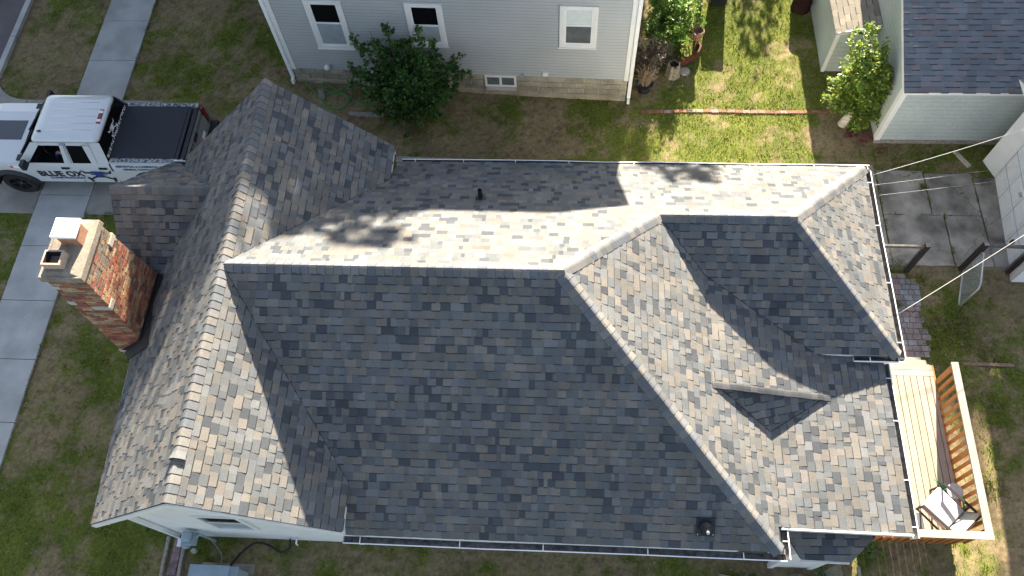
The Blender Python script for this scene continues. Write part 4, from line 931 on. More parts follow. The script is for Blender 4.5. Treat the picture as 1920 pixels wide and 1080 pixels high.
for k in range(n_):
    y=6.0-k*(6.0-2.78)/(n_-1); b=MB(); th_=.045; 
    w_=.10 if k in (0,n_-1,9) else .062
    b.box((8.061 if w_<.05 else 7.96,y-w_/2,.32 if w_<.05 else FZ),(8.10 if w_<.05 else 8.05,y+w_/2,zc-.002),'wood_orange') if 0 else b.hexa([Vector(p) for p in ((8.062,y-w_/2,.34),(8.10,y-w_/2,.34),(8.10,y+w_/2,.34),(8.062,y+w_/2,.34),(7.97-.03*k/n_,y-w_/2,zc-.002),(8.012-.03*k/n_,y-w_/2,zc-.002),(8.012-.03*k/n_,y+w_/2,zc-.002),(7.97-.03*k/n_,y+w_/2,zc-.002))],'wood_orange'); b.build('railing_post' if w_>.09 else 'baluster',dk)
k=0; x=7.85
while x>5.35:
    b=MB(); b.box((x-.02,2.715,.34),(x+.02,2.755,zc-.002),'wood_orange'); b.build('baluster',dk); x-=.155
bt=MB(); bt.beam((7.99,6.02,1.50),(7.96,2.75,1.50),.035,.08,'wood_orange'); bt.beam((5.35,2.70,1.50),(7.9,2.70,1.50),.035,.08,'wood_orange'); bt.build('railing_beam',dk)
# chair
pc=thing('patio_chair','brown framed patio chair with a pale grey cushion in the corner of the deck','chair',(7.6,3.15,FZ))
ca_=R(-50)  # facing direction angle: chair front points to the north west
fx=Vector((-math.sin(R(42)),math.cos(R(42)),0)); sx_=Vector((fx.y,-fx.x,0)); o0=Vector((7.50,3.22,FZ))
cw=lambda a,b,z: o0+sx_*a+fx*b+Vector((0,0,z))
g=MB()
for a in (-.32,.32):
    g.beam(cw(a,.36,.0),cw(a,.33,.62),.03,.03,'frame_brown'); g.beam(cw(a,-.30,.0),cw(a,-.22,.62),.03,.03,'frame_brown'); g.beam(cw(a,.36,.62),cw(a,-.36,.66),.05,.025,'frame_brown'); g.beam(cw(a,.33,.33),cw(a,-.28,.30),.03,.03,'frame_brown'); g.beam(cw(a*.94,-.26,.32),cw(a*.94,-.42,.80),.03,.03,'frame_brown')
for b_,z in ((.34,.33),(-.27,.3),(-.42,.80)): g.beam(cw(-.32,b_,z),cw(.32,b_,z),.03,.03,'frame_brown')
g.build('frame',pc)
g=MB(); g.hexa([cw(-.28,-.24,.36),cw(.28,-.24,.36),cw(.28,.36,.40),cw(-.28,.36,.40),cw(-.28,-.24,.45),cw(.28,-.24,.45),cw(.28,.36,.49),cw(-.28,.36,.49)],'cushion'); g.build('cushion',pc,bevel=.025)
g=MB(); g.hexa([cw(-.29,-.26,.36),cw(.29,-.26,.36),cw(.29,-.24,.37),cw(-.29,-.24,.37),cw(-.29,-.42,.79),cw(.29,-.42,.79),cw(.29,-.40,.80),cw(-.29,-.40,.80)],'mesh_fabric'); g.build('backrest',pc)
st=thing('side_table','small round white table by the deck railing','table',(7.80,3.62,FZ)); g=MB(); g.lathe((7.80,3.62,FZ),[(0,.38),(.15,.38),(.155,.365),(.15,.35),(0,.35)],'cushion',n=24); g.build('table_top',st)
for k in range(3):
    g=MB(); a=k*2.09; g.beam((7.80+.06*math.cos(a),3.62+.06*math.sin(a),FZ+.35),(7.80+.13*math.cos(a),3.62+.13*math.sin(a),FZ),.02,.02,'cushion'); g.build('leg',st)
gb=thing('storage_box','dark grey square box under the eave on the deck','box',(6.9,3.0,FZ)); g=MB(); g.box((6.72,2.86,FZ),(7.03,3.16,FZ+.42),'grey_box'); mat('grey_box',(.09,.10,.12),.6); g.build('bin',gb,bevel=.01); g=MB(); g.box((6.71,2.85,FZ+.422),(7.04,3.17,FZ+.45),'grey_box'); g.build('lid',gb,bevel=.008)
sg=thing('watering_can','green and white watering can lying on the shaded deck boards','watering can',(7.67,3.75,FZ))
g=MB(); g.lathe((7.70,3.78,FZ+.06),[(.0,0),(.055,.0),(.06,.02),(.055,.15),(.02,.17)],'green_plastic',n=16,axis=(.9,-.4,.15)); g.build('tank',sg); g=MB(); g.prism([(7.74,3.70,FZ+.10),(7.86,3.66,FZ+.07),(7.88,3.72,FZ+.06),(7.79,3.79,FZ+.09)],(0,0,.03),'cushion'); g.build('spout',sg); g=MB(); g.tube([(7.68,3.80,FZ+.08),(7.60,3.87,FZ+.13),(7.56,3.9,FZ+.1)],.014,'green_plastic'); g.build('handle',sg)
g=MB(); pts=[(7.80+.02*math.sin(k),3.52-.03*k*1.0,FZ+.62-.02*k) for k in range(12)]; g.tube([(7.86,3.50,FZ+.50),(7.89,3.40,FZ+.42),(7.91,3.25,FZ+.35),(7.95,3.10,FZ+.30),(7.97,3.0,FZ+.04)],.022,'green_plastic'); tag(g.build('garden_hose',None),'short green hose hanging between the patio chair and the railing','hose')
# ------------------------------------------------------------ chain link fence and gate
def chainlink(mb,p,q,z0,z1,s=.07,r=.0022,n2=None):
    p=Vector(p);q=Vector(q);L_=(q-p).length;d=(q-p)/L_;h=z1-z0; nn=Vector((-d.y,d.x,0))
    u=-h
    while u<L_:
        for sg_ in (1,-1):
            a0,b0=(u,0) if sg_>0 else (u+h,0); a1=u+h if sg_>0 else u
            x0,zz0,x1,zz1=(u,0,u+h,h) if sg_>0 else (u+h,0,u,h)
            # clip to 0..L
            def at(xv): t_=(xv-x0)/(x1-x0); return zz0+(zz1-zz0)*t_
            xa,xb=max(0,min(x0,x1)),min(L_,max(x0,x1))
            if xb-xa>.02: mb.beam(p+d*xa+Vector((0,0,z0+at(xa))),p+d*xb+Vector((0,0,z0+at(xb))),r,r,'galv',up=nn)
        u+=s
cf=thing('chain_link_fence','chain link fence on black wooden posts between the house and the white garage','fence',(8.2,9,0))
for x,y in ((8.17,8.98),(9.44,9.04),(10.50,9.0)):
    g=MB(); g.box((x-.055,y-.055,-.1),(x+.055,y+.055,1.22),'wood_dark'); g.box((x-.05,y-.05,1.2205),(x+.05,y+.05,1.235),'wood_grey'); g.build('post',cf,bevel=.008)
for a,b in (((6.15,8.98),(8.11,8.98)),((9.50,9.04),(11.2,8.98))):
    g=MB(); g.beam((*a,1.15),(*b,1.15),.045,.09,'wood_grey',(.45,.47,.5)); g.build('rail',cf); g=MB(); chainlink(g,(*a,0),(*b,0),.05,1.14); g.build('chain_mesh',cf)  # the rail's dark bluish tint stands in for shade from the garages
gt_=thing('chain_link_gate','open galvanised chain link gate hinged on the middle fence post','gate',(9.4,8.95,0))
a=Vector((9.42,8.96,0));b=Vector((9.12,7.98,0));d=(b-a).normalized();L_=(b-a).length
g=MB(); g.tube([a+d*.05+Vector((0,0,.15)),a+d*.05+Vector((0,0,.6)),a+d*.05+Vector((0,0,1.05)),a+d*.12+Vector((0,0,1.13)),b-d*.12+Vector((0,0,1.13)),b-d*.03+Vector((0,0,1.05)),b-d*.03+Vector((0,0,.2)),b-d*.1+Vector((0,0,.1)),a+d*.12+Vector((0,0,.1)),a+d*.05+Vector((0,0,.17))],.02,'galv',n=8); g.build('gate_frame',gt_,smooth=True)
g=MB(); chainlink(g,a+d*.06,b-d*.04,.12,1.12); g.build('chain_mesh',gt_)
sf=thing('wire_fence','chain link fence on a grey wooden post below the entry roof','fence',(5.5,2,0)); g=MB(); g.box((5.62,.6,0),(5.71,.72,1.25),'wood_grey'); g.build('post',sf); g=MB(); g.beam((5.66,2.1,1.2),(5.60,.7,1.2),.05,.07,'wood_grey'); g.build('rail',sf); g=MB(); chainlink(g,(5.35,2.15,0),(5.62,.66,0),.05,1.15); g.build('chain_mesh',sf)
# ------------------------------------------------------------ cables
def cable(name,p,q,sag,r,label,n=14,m='cable_white'):
    p=Vector(p);q=Vector(q); g=MB(); g.tube([p.lerp(q,k/n)+Vector((0,0,-sag*4*(k/n)*(1-k/n))) for k in range(n+1)],r,m,n=5); return tag(g.build(name,None,smooth=True),label,'cable',group='cables strung from the eave to the white garage')
cable('overhead_cable',(6.57,9.86,2.60),(10.6,11.32,2.66),.06,.006,'white cable crossing above the bare dirt, northernmost of the overhead cables')
cable('overhead_cable',(6.58,6.62,2.62),(10.35,9.1,2.66),.10,.0065,'thick white cable crossing above the gate and pavers')
cable('overhead_cable',(6.2,10.9-1.1,2.2),(10.7,10.75,1.9),.03,.002,'thin grey wire over the cracked concrete, upper of the close pair',10,'galv')
cable('overhead_cable',(6.2,9.6,2.1),(10.7,10.45,1.9),.05,.002,'thin grey wire over the cracked concrete, lower of the close pair',10,'galv')
# ------------------------------------------------------------ shrubs and trees
def leafmesh(mb_pts,size,cols,seed,normal_up=.5,asp=.5):
    """leaf quads (two triangles folded) at pts"""
    rs=np.random.RandomState(seed); n=len(mb_pts); c=mb_pts
    a=rs.normal(size=(n,3)); a[:,2]=a[:,2]*(.6); a/=np.linalg.norm(a,axis=1)[:,None]
    nn=rs.normal(size=(n,3))*.7; nn[:,2]+=normal_up*2; b=np.cross(nn,a); b/=np.linalg.norm(b,axis=1)[:,None]
    s=(size*rs.uniform(.6,1.25,n))[:,None]; V=np.stack([c-a*s*.5,c+b*s*asp*.5+a*s*.05,c+a*s*.5,c-b*s*asp*.5+a*s*.05],1).reshape(-1,3)
    k=rs.randint(0,len(cols),n); col=np.array(cols)[k]*rs.uniform(.7,1.3,(n,1)); return V,col
def leafobj(name,parts,parent):
    V=np.concatenate([p[0] for p in parts]);col=np.concatenate([p[1] for p in parts]); n=len(V)//4
    me=bpy.data.meshes.new(name); me.vertices.add(4*n); me.vertices.foreach_set('co',V.astype(np.float32).ravel()); me.loops.add(4*n); me.loops.foreach_set('vertex_index',np.arange(4*n,dtype=np.int32))
    me.polygons.add(n); me.polygons.foreach_set('loop_start',(np.arange(n)*4).astype(np.int32)); me.polygons.foreach_set('loop_total',np.full(n,4,dtype=np.int32)); me.update()
    ca=me.color_attributes.new('tint','FLOAT_COLOR','POINT'); ca.data.foreach_set('color',np.concatenate([np.repeat(col,4,0),np.ones((4*n,1))],1).astype(np.float32).ravel()); me.materials.append(M['leaf'])
    o=bpy.data.objects.new(name,me); C.objects.link(o); setp(o,parent); return o
def shrub(name,label,cat,base,branches,lsize,perseg,cols,bark='bark',spread=.09,seed=0,trunk=None,brr=.014,up=.5,asp=.5,lobj='foliage',infill=None):
    t_=thing(name,label,cat,base); rs=np.random.RandomState(seed); br=MB(); pts=[]
    for (end,bulge,n) in branches:
        p0=np.array(trunk if trunk is not None else base,float); p2=np.array(end,float); p1=(p0+p2)/2+np.array(bulge,float)
        ts=np.linspace(0,1,9); cv=[(1-q)**2*p0+2*q*(1-q)*p1+q*q*p2 for q in ts]; br.tube([tuple(c) for c in cv],[brr*(1-.75*q)+.003 for q in ts],bark,n=5)
        m=int(n*perseg); q=rs.uniform(.28,1.02,m)**.8; cc=((1-q)**2)[:,None]*p0+(2*q*(1-q))[:,None]*p1+(q*q)[:,None]*p2
        # side twigs: leaf clusters
        ncl=max(3,m//14); qc=rs.uniform(.25,1.0,ncl); cen=((1-qc)**2)[:,None]*p0+(2*qc*(1-qc))[:,None]*p1+(qc*qc)[:,None]*p2+rs.normal(size=(ncl,3))*spread*(1.25-qc*.6)[:,None]
        for c_ in cen[:: 4]: pass
        kk=rs.randint(0,ncl,m); pts.append(cen[kk]+rs.normal(size=(m,3))*spread*.42)
    br.build('branches',t_); P=np.concatenate(pts)
    if infill: c,r,n=infill; q=rs.normal(size=(n,3)); q/=np.linalg.norm(q,axis=1)[:,None]; P=np.concatenate([P,np.array(c)+q*np.array(r)*rs.uniform(.3,1,(n,1))**.5])
    P=P[P[:,2]>.05]
    leafobj(lobj,[leafmesh(P,lsize,cols,seed,up,asp)],t_); return t_
rs=np.random.RandomState(5)
G1=[(.065,.15,.028),(.05,.115,.025),(.095,.20,.04),(.035,.08,.02)]
b0=(-4.07,13.55,.25)
br=[]
for k in range(46):
    a=rs.uniform(0,6.283); r=rs.uniform(.45,1.25); z=1.0+1.35*rs.rand()**.8*(1.15-.35*r)+.2; y=b0[1]+math.sin(a)*r*.85-.1
    y=min(y,14.15); br.append(((b0[0]+math.cos(a)*r*1.1,y,max(.35,z-.25*r*(math.sin(a)<0))),(0,0,.25),1))
for e in ((-5.35,13.7,1.55),(-5.1,13.9,2.3),(-4.3,13.9,2.75),(-3.6,13.9,2.8),(-3.0,13.9,2.45),(-2.45,13.85,1.8),(-2.3,13.8,1.3),(-2.6,13.75,.8),(-5.1,13.75,1.2),(-2.75,13.8,1.5),(-4.75,14.0,2.5)): br.append((e,(0,0,.2),1.3))
for e in ((-3.6,12.7,.5),(-4.5,12.75,.4),(-4.9,13.1,.5),(-3.1,13.0,.6),(-4.1,12.6,.3)): br.append((e,(0,0,.4),.8))
shrub('leafy_shrub','dark green sprawling shrub against the grey siding below the middle window','shrub',b0,br,.10,240,G1,seed=3,spread=.10,brr=.011,up=.3,asp=.7,infill=((-4.0,13.5,1.05),(.95,.5,.75),3500))
G2=[(.17,.27,.03),(.24,.31,.035),(.09,.18,.028),(.28,.32,.045),(.11,.17,.04)]
b1=(7.28,13.25,0); tr=(7.52,13.36,.75); br=[]
for k in range(44):
    a=rs.uniform(0,6.283); r=rs.uniform(.2,.72); z=.95+1.25*rs.rand(); br.append(((7.42+math.cos(a)*r*.85,13.55+math.sin(a)*r*1.0,z),(0,0,.1),1))
for e in ((6.62,13.55,1.35),(6.6,13.4,.85),(6.85,13.9,2.35),(7.05,14.1,2.6),(7.3,14.2,2.55),(7.75,13.9,2.1),(7.85,13.6,1.7),(7.9,13.2,.9),(7.85,13.0,.5),(6.75,13.2,.6)): br.append((e,(0,0,.15),1.2))
for e in ((7.6,12.95,.25),(7.75,13.0,.3),(7.5,12.9,.15)): br.append((e,(0,0,.15),1))
t_=shrub('small_tree','bright sunlit small tree with a pale leaning trunk beside the pale garage','tree',b1,br,.105,260,G2,trunk=tr,seed=8,spread=.11,brr=.012,up=.6,asp=.5,lobj='crown',infill=((7.42,13.5,1.45),(.5,.55,.75),2600))
g=MB(); g.tube([b1,(7.36,13.28,.3),tr],[.13,.105,.085],'bark_pale',n=10); g.build('trunk',t_,smooth=True)
G3=[(.09,.19,.025),(.12,.23,.03),(.06,.14,.022),(.17,.25,.03)]
br=[]
for k in range(40):
    a=rs.uniform(0,6.283); r=rs.uniform(.1,.85); br.append(((2.95+math.cos(a)*r*.95,16.45+math.sin(a)*r*1.5,.5+.9*rs.rand()*(1.2-r*.5)),(0,0,.15),1))
shrub('green_bush','bright green bush beside the white downspout corner of the grey house','bush',(2.95,16.3,0),br,.11,260,G3,seed=12,spread=.13,up=.5,asp=.45)
BR=[(.16,.12,.08),(.22,.17,.12),(.10,.075,.055),(.28,.23,.17)]
br=[]
for k in range(60):
    a=rs.uniform(0,6.283); r=rs.uniform(.1,.75); br.append(((2.42+math.cos(a)*r*.8,15.25+math.sin(a)*r*1.1,.15+.7*rs.rand()),(0,0,.2),1))
shrub('dried_bush','brown withered bush between the green bush and the potted dead plant','bush',(2.4,15.1,0),br,.06,110,BR,seed=13,spread=.10,brr=.007,up=.2,asp=.4,bark='bark_grey' if 0 else 'wood_grey')
pp=thing('dead_potted_plant','black pot of dead brown stems beside the white downspout','potted plant',(2.2,14.35,0)); g=MB(); g.lathe((2.2,14.35,0),[(0,.0),(.16,0),(.21,.28),(.23,.28),(.2,.26),(.0,.24)],'black_plastic',n=22); g.build('pot',pp); g=MB()
for k in range(70):
    a=rs.uniform(0,6.28);r=rs.uniform(.05,.36); g.tube([(2.2+.1*math.cos(a),14.35+.1*math.sin(a),.24),(2.2+r*.6*math.cos(a),14.35+r*.6*math.sin(a),.5),(2.2+r*math.cos(a+.3),14.35+r*math.sin(a+.3),rs.uniform(.5,.85))],.005,'dry_stem',n=3)
mat('dry_stem',(.30,.22,.15),.9); g.build('stems',pp)
sp_=thing('tree_stump','hollow grey tree stump at the edge of the lawn','stump',(2.98,14.85,0)); g=MB(); n=18
prof_=[(.20,0),(.17,.1),(.155,.42)]
vs=[]; 
for r,h in prof_+[(.12,.43),(.11,.25),(0,.2)]:
    vs.append([(2.98+r*math.cos(2*math.pi*j/n)*(1+.12*math.sin(j*2.3)),14.88+r*math.sin(2*math.pi*j/n)*(1+.1*math.cos(j*3.1)),h+(.03*math.sin(j*1.7) if h>.4 else 0)) for j in range(n)])
for a,b in zip(vs,vs[1:]):
    for j in range(n): g.face([a[j],a[(j+1)%n],b[(j+1)%n],b[j]],'bark_pale' if a is not vs[3] and a is not vs[4] else 'stain_dark',(.5,.46,.42))
g.build('bark',sp_)
fp=thing('flower_pot','pink plastic flower pot standing on a thin wire stand','flower pot',(3.62,15.75,0)); g=MB(); g.lathe((3.62,15.8,.42),[(0,0),(.10,0),(.155,.26),(.17,.26),(.17,.29),(.145,.29),(.13,.2),(0,.2)],'terracotta',n=24); po=g.build('pot',fp,smooth=False); g=MB(); g.lathe((3.62,15.8,.42),[(.13,.215),(.0,.235)],'dirt',n=16)
for k in range(26):
    a=rs.uniform(0,6.28); g.tube([(3.62+.08*math.cos(a),15.8+.08*math.sin(a),.62),(3.62+.15*math.cos(a+.8),15.8+.15*math.sin(a+.8),.74),(3.62+.15*math.cos(a+1.6),15.8+.15*math.sin(a+1.6),.72)],.005,'dry_stem',n=3)
g.build('dead_plant',fp); g=MB()
for k in range(3):
    a=k*2.09+.4; g.tube([(3.62+.09*math.cos(a),15.8+.09*math.sin(a),.42),(3.62+.06*math.cos(a),15.8+.06*math.sin(a),.2),(3.62+.19*math.cos(a),15.8+.19*math.sin(a),0)],.014,'terracotta',n=5)
g.build('stand',fp)
# curved rusty edging
g=MB(); ed=[(3.0,15.05),(3.15,15.12),(3.35,15.22),(3.55,15.35),(3.72,15.52),(3.80,15.75),(3.74,15.95)]
for k in range(len(ed)-1):
    a=Vector((*ed[k],0));b=Vector((*ed[k+1],0)); d_=(b-a).normalized(); nn=Vector((-d_.y,d_.x,0))
    g.hexa([a,b,b+nn*.05,a+nn*.05]+[p+Vector((0,0,.30-.02*k)) for p in (a,b,b+nn*.05,a+nn*.05)],'rust')
tag(g.build('garden_edging'),'curved rusty red edging below the pink flower pot','edging')
g=MB(); g.lathe((3.32,15.0,0),[(.15,0),(.14,.04),(.0,.05)],'stone',(.7,.68,.7),n=9); tag(g.build('flat_stone'),'flat pale grey stone set in the dirt beside the stump','stone')
# bin, post, maroon barrel at the top edge
wb=thing('trash_bin','black plastic wheeled bin at the top edge of the back lawn','trash bin',(4.4,17.6,0)); g=MB(); z_=.9
g.hexa([Vector(p) for p in ((4.17,17.42,0),(4.60,17.42,0),(4.60,17.85,0),(4.17,17.85,0),(4.10,17.33,z_),(4.68,17.33,z_),(4.68,17.95,z_),(4.10,17.95,z_))],'black_plastic'); g.build('bin_body',wb,bevel=.03); g=MB(); g.hexa([Vector(p) for p in ((4.08,17.31,z_),(4.70,17.31,z_),(4.70,17.97,z_),(4.08,17.97,z_),(4.12,17.36,z_+.07),(4.66,17.36,z_+.07),(4.66,17.92,z_+.07),(4.12,17.92,z_+.07))],'black_plastic'); g.build('lid',wb,bevel=.015); g=MB(); g.box((4.36,17.345,.62),(4.46,17.372,.70),'decal_white'); g.build('sticker',wb)
for q in (4.2,4.57): g=MB(); g.lathe((q,17.92,.1),[(0,0),(.1,0),(.1,.05),(0,.05)],'rubber',n=14,axis=(1,0,0)); g.build('wheel',wb)
wp=thing('wooden_post','square weathered wooden post beside the green bush','post',(3.87,17.42,0)); g=MB(); g.box((3.81,17.40,0),(3.93,17.52,1.4),'wood_grey',(1.3,1.2,.9)); g.build('shaft',wp,bevel=.006); g=MB(); g.hexa([Vector(p_) for p_ in ((3.80,17.39,1.4),(3.94,17.39,1.4),(3.94,17.53,1.4),(3.80,17.53,1.4),(3.85,17.44,1.45),(3.89,17.44,1.45),(3.89,17.48,1.45),(3.85,17.48,1.45))],'wood_grey'); g.build('cap',wp)
rb=thing('fire_pit','dark maroon metal barrel against the lean-to shed wall','barrel',(6.72,17.3,0)); g=MB(); g.lathe((6.68,17.35,0),[(.26,0),(.27,.02),(.26,.25),(.272,.27),(.26,.29),(.26,.6),(.272,.62),(.24,.62),(.22,.3),(0,.25)],'rust',(.25,.2,.3),n=26); g.build('drum',rb)
# brick edging lines
g=MB(); rs2=random.Random(9); x=2.1
while x<7.15:
    l=rs2.uniform(.19,.22); c=rs2.choice([(.24,.11,.08),(.28,.16,.13),(.20,.10,.07),(.30,.22,.19)]); yv=13.64+.015*math.sin(x*2)+rs2.uniform(-.008,.008)
    g.box((x+.004,yv-.045,-.05),(x+l-.004,yv+.045,.018+rs2.uniform(0,.014)),'brick',c); x+=l
tag(g.build('brick_edging'),'line of half buried red bricks crossing the back lawn','brick edging')
def timber(p,q,w_,h_,label,name='landscape_timber',grp='old timbers laid as edging in the grass',m='wood_grey',z=0,col=(1,1,1)):
    g=MB(); p=Vector((*p,z+h_/2));q=Vector((*q,z+h_/2)); n=5
    for k in range(n):
        a=p.lerp(q,k/n);b=p.lerp(q,(k+1)/n); 
    g.beam(p,q,w_,h_,m,col); o=g.build(name,None,bevel=.012); return tag(o,label,'timber',grp)
timber((-9.3,13.22),(-8.15,13.12),.13,.11,'weathered timber edging behind the truck tailgate'); timber((-8.1,13.1),(-6.6,13.0),.12,.10,'grey timber edging hidden partly by the gable roof')
timber((-6.55,14.05),(-6.45,13.72),.16,.12,'short concrete coloured splash block under the left downspout','splash_block',None,'concrete_old',.2)
timber((-5.7,13.33),(-4.75,13.28),.12,.09,'grey timber edging beside the coiled green hose',z=.12); timber((-4.3,11.95),(-1.9,11.87),.2,.07,'long flat grey timber along the gutter')
timber((9.95,12.42),(10.22,11.95),.11,.05,'loose pale board lying on the dirt between the two garages','loose_board',None,'wood_loose'); 
timber((7.75,6.62),(8.2,6.62),.10,.08,'grey timber at the end of the pavers by the deck step'); timber((9.0,6.66),(10.1,6.66),.08,.03,'reddish timber strip sunk in the right lawn','edging_strip',None,'brick',0,(.25,.16,.12))
timber((-8.02,2.3),(-8.0,1.5),.07,.09,'left of the two grey timbers beside the gas meter'); timber((-7.66,2.3),(-7.62,1.2),.07,.09,'right of the two grey timbers beside the gas meter')
timber((3.3,2.0),(4.25,1.8),.07,.08,'low concrete strip beside the white entry corner','concrete_edging',None,'concrete_old')
# bricks pile by the small tree
rs2=random.Random(10)
for k,(x,y) in enumerate(((7.42,12.98),(7.50,12.86),(7.36,12.84),(7.55,12.98),(7.83,12.95),(7.84,12.85),(7.82,12.76),(7.72,12.68),(8.12,12.45))):
    g=MB(); a=rs2.uniform(-.6,.6) if k<4 else rs2.uniform(-.08,.08); T_=Matrix.Translation((x,y,.0))@Matrix.Rotation(a,4,'Z'); g.box((-.1,-.045,0),(.1,.045,.06),'brick',rs2.choice([(.14,.06,.045),(.12,.055,.045),(.17,.085,.065)]),X=T_)
    lab=['loose red brick touching the foot of the pale leaning trunk','red brick just below the pale leaning trunk','brick lying slightly left below the small tree','brick half hidden by leaves of the small tree','uppermost brick of the row by the garage corner','second brick of the row by the garage corner','third brick of the row by the garage corner','lowest brick of the row by the garage corner','single red brick on the dirt below the garage wall'][k]
    tag(g.build('loose_brick'),lab,'brick','loose bricks around the small tree')
# hose
hz=lambda x,y,k=0:(x,y,float(gz(x,y))+.03+k)
g=MB(); pts=[(-7.30,14.6),(-7.15,14.42),(-6.8,14.05),(-6.45,13.66),(-6.1,13.44),(-5.8,13.55),(-5.66,13.85),(-5.8,14.2),(-6.15,14.42),(-6.45,14.38),(-6.5,14.1),(-6.25,13.95),(-5.95,13.9),(-5.75,13.75),(-5.85,13.52),(-6.2,13.45),(-6.42,13.62),(-6.35,13.85),(-6.05,13.95),(-5.8,14.1),(-5.85,14.35),(-6.2,14.5),(-6.4,14.25),(-6.1,14.02),(-5.7,13.8),(-5.45,13.62),(-5.2,13.56),(-4.95,13.6)]
def cr(p,n=6):
    o=[]
    for i in range(len(p)-1):
        a=p[max(i-1,0)];b=p[i];c=p[i+1];d=p[min(i+2,len(p)-1)]
        for k in range(n):
            t_=k/n; o.append(tuple(.5*((2*b[j])+(c[j]-a[j])*t_+(2*a[j]-5*b[j]+4*c[j]-d[j])*t_*t_+(-a[j]+3*b[j]-3*c[j]+d[j])*t_**3) for j in range(len(b))))
    return o+[p[-1]]
sp2=cr(pts); g.tube([hz(x,y,.012*math.sin(k*.25)+.012) for k,(x,y) in enumerate(sp2)],.014,'hose_green',n=6); tag(g.build('garden_hose',smooth=True),'bright green hose loosely coiled on the ground by the left downspout','hose')
# ------------------------------------------------------------ utilities by the front gable
ac=thing('ac_cabinet','pale blue grey metal utility cabinet at the bottom edge of the photo','cabinet',(-6.6,1.35,0))
g=MB(); g.box((-7.1,.95,.06),(-6.17,1.66,.72),'grey_cabinet'); g.build('housing',ac,bevel=.02); g=MB(); g.box((-7.13,.92,.722),(-6.32,1.70,.77),'grey_cabinet'); g.box((-6.32,.94,.722),(-6.14,1.69,.755),'grey_cabinet',(.85,.85,.85)); g.build('lid',ac,bevel=.01); g=MB(); g.box((-7.2,.85,0),(-6.1,1.82,.05),'concrete_old'); g.build('base_pad',ac)
gmt=thing('gas_meter','grey gas meter with pipes on the white gable wall','meter',(-7.25,2.1,0))
g=MB(); g.lathe((-7.22,2.18,1.0),[(0,.10),(.08,.095),(.10,.05),(.10,-.05),(.08,-.095),(0,-.10)],'grey_cabinet',n=18,axis=(0,1,0)); g.box((-7.33,2.05,.72),(-7.10,2.3,.9),'grey_cabinet'); g.build('meter_body',gmt,smooth=False)
g=MB(); g.tube([(-7.45,2.2,.0),(-7.45,2.2,.75),(-7.35,2.2,.95)],.025,'rust',n=8); g.tube([(-7.1,2.2,.85),(-7.02,2.25,.85),(-7.02,2.25,.3),(-7.02,2.25,0)],.025,'grey_cabinet',n=8); g.build('pipe',gmt); g=MB(); g.lathe((-7.4,2.1,.45),[(0,.0),(.08,.0),(.1,.08),(.06,.16),(0,.17)],'grey_cabinet',n=14); g.lathe((-7.3,2.0,.28),[(0,0),(.05,0),(.05,.1),(0,.1)],'stone',n=12); g.build('regulator',gmt)
g=MB(); g.tube(cr([(-6.95,2.25,.6),(-6.86,2.1,.3),(-6.80,1.95,.08),(-6.82,1.75,.06),(-6.80,1.6,.3)]),.012,'wood_grey',n=6); tag(g.build('conduit',smooth=True),'thin grey conduit running from the meter to the cabinet','conduit')
g=MB(); g.tube(cr([(-5.35,2.3,.35),(-5.42,2.15,.1),(-5.6,2.08,.06),(-5.85,2.2,.08),(-6.15,2.24,.07),(-6.4,2.05,.06),(-6.55,1.85,.05),(-6.6,1.6,.25)]),.022,'black_plastic',n=7); tag(g.build('refrigerant_line',smooth=True),'black insulated line curving from the gable wall to the cabinet','pipe')
g=MB(); g.tube([(-5.2,2.34,.4),(-5.2,2.22,.38),(-5.2,2.20,.25)],.018,'white_metal',n=6); tag(g.build('wall_spout',smooth=True),'small white pipe spout low on the gable wall','spout')
g=MB(); g.box((-7.9,1.55,0),(-7.72,2.3,.03),'stain_dark',(3.5,3,3)); tag(g.build('splash_block',bevel=.01),'old purple grey splash block between the timbers by the gable corner','splash block')
g=MB(); g.box((-7.78,2.255,0),(-7.70,2.335,2.7),'white_metal'); g.box((-7.78,2.10,.05),(-7.70,2.255,.13),'white_metal'); g.build('downspout',house)
tr_=thing('old_tire','dirty grey tyre lying below the entry corner','tyre',(4.85,1.75,0)); g=MB(); g.lathe((4.85,1.75,0),[(.17,.02),(.28,.0),(.33,.05),(.33,.12),(.28,.17),(.17,.16)],'stain_dark',(2.5,2.3,2),n=28); g.build('tyre_ring',tr_,smooth=True)
pl_=[((3.9,1.9,0),.18),((5.35,2.05,0),.2),((6.3,2.55,0),.16)]
for k,(c,r) in enumerate(pl_):
    br=[((c[0]+r*math.cos(a),c[1]+r*math.sin(a)*.8,.25),(0,0,.12),1) for a in np.linspace(0,6,7)]
    shrub('weed','green leafy weed '+['below the gutter end left of the white entry wall','below the small entry roof beside the wire fence','growing under the deck railing near the eave corner'][k],'weed',c,br,.06,26,G1,seed=50+k,spread=.05,brr=.004)
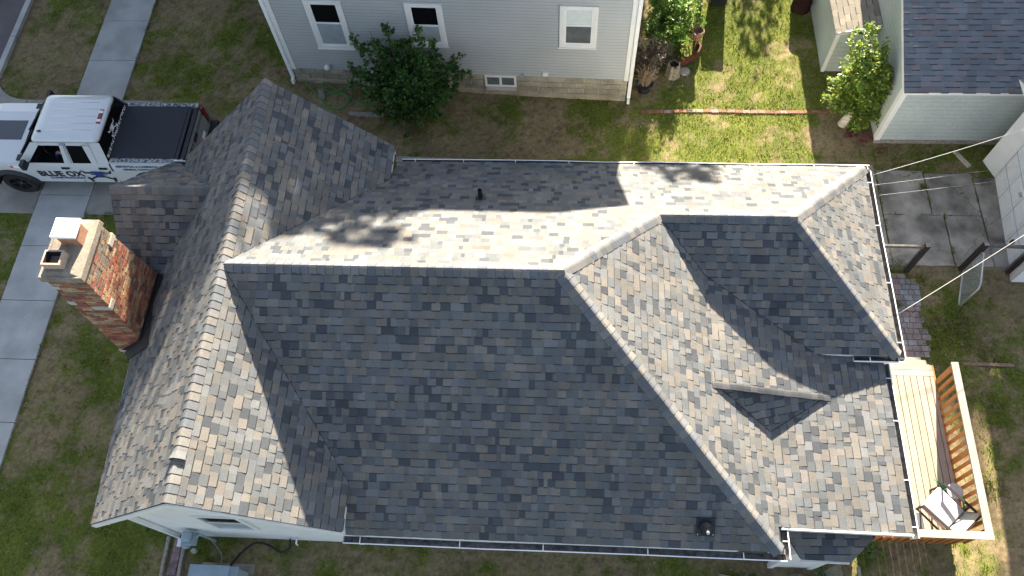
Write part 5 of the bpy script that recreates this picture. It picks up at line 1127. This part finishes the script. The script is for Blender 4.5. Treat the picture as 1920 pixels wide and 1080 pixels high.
# ------------------------------------------------------------ trees standing outside the frame (they throw the shade)
TG=[(.05,.09,.02),(.07,.12,.03),(.04,.07,.02)]
def bigtree(label,base,blobs,n,seed,size=.5):
    t_=thing('shade_tree',label,'tree',(base[0],base[1],0),'trees north of the houses'); rs=np.random.RandomState(seed); P=[]; tot=sum(b[3]*b[4]*b[5] for b in blobs)
    g=MB(); bz=np.mean([b[2] for b in blobs]); g.tube([(base[0],base[1],-.1),(base[0]+.1,base[1],bz*.5),(base[0],base[1],bz)],[.28,.2,.12],'bark',n=9); g.build('trunk',t_); g=MB()
    for b in blobs:
        g.tube([(base[0],base[1],bz*.5),((base[0]+b[0])/2,(base[1]+b[1])/2,(bz*.5+b[2])/2+.2),(b[0],b[1],b[2])],[.1,.07,.03],'bark',n=6)
        m=int(n*b[3]*b[4]*b[5]/tot)+60; q=rs.normal(size=(m,3)); q/=np.linalg.norm(q,axis=1)[:,None]; r=rs.uniform(.15,1,(m,1))**.4
        # clumped
        cl=rs.normal(size=(max(6,m//25),3)); cl/=np.linalg.norm(cl,axis=1)[:,None]; cl*=rs.uniform(.3,1,(len(cl),1))**.5
        k=rs.randint(0,len(cl),m); w_=rs.rand(m,1)<.55; q=np.where(w_,cl[k]+rs.normal(size=(m,3))*.13,q*r); P.append(np.array(b[:3])+q*np.array(b[3:]))
    g.build('branches',t_); P=np.concatenate(P); P=P[P[:,2]>.3]; leafobj('crown',[leafmesh(P,size,TG,seed,.0,.7)],t_)
yT=24
bigtree('tall broad tree beyond the street end of the grey house, westernmost',(-13.5,yT+1),[(-14.5,yT,6,4.2,3,5.3),(-11,yT,6.5,3,2.5,4.8),(-17,yT,8,3.5,3,4),(-13,yT,3,4,2,2.8)],26000,61)
bigtree('tall dense tree behind the left half of the grey house',(-8,yT+1),[(-8,yT,5.9,3.4,2.6,5.0),(-5.3,yT,6.8,2.2,2.2,4.2),(-6.8,yT,4,3,2,3.6),(-10,yT,3.5,2.5,2,3.2)],30000,62)
bigtree('narrow taller tree behind the middle of the grey house',(-3.4,yT+1),[(-3.7,yT,8.0,1.3,1.4,4.1),(-3.3,yT,11.3,1.6,.9,.4),(-1.0,yT,11.7,.85,.8,.3),(-1.3,yT,9.3,1.6,1.3,1.6),(-2.2,yT,8.2,1.5,1.3,2.8)],13000,63,.3)
bigtree('rounded tree behind the right corner of the grey house',(1.9,yT+1),[(1.9,yT,5.6,1.5,1.5,3.0),(2.9,yT,5.2,1.1,1.2,3.2),(4.75,yT,8.75,.75,.6,.5),(4.2,yT,8.45,.5,.5,.4)],5500,64,.28)
bigtree('low tree north of the back lawn',(6.0,yT),[(6.2,yT-1,1.7,.9,1,1.4),(8.2,yT-1,2.2,.9,1,1.6),(4.7,yT+1,1.7,.7,.8,1.3),(7.2,yT+2,2.8,.5,.5,1.0)],1300,65,.2)
bigtree('round tree behind the lean-to shed',(10.9,yT+1),[(10.8,yT,4.2,1.35,1.5,3.3),(11.6,yT,4.6,1.2,1.4,3.2)],7000,66,.4)
bigtree('tall spreading tree behind the pale garage, easternmost',(15.8,yT+1),[(15.6,yT,7,3.3,3,5),(13.6,yT,5.5,1.5,2,5.2),(19.5,yT,7,3.5,3,5),(13.5,yT,3,2.5,2,2.8)],14000,67)
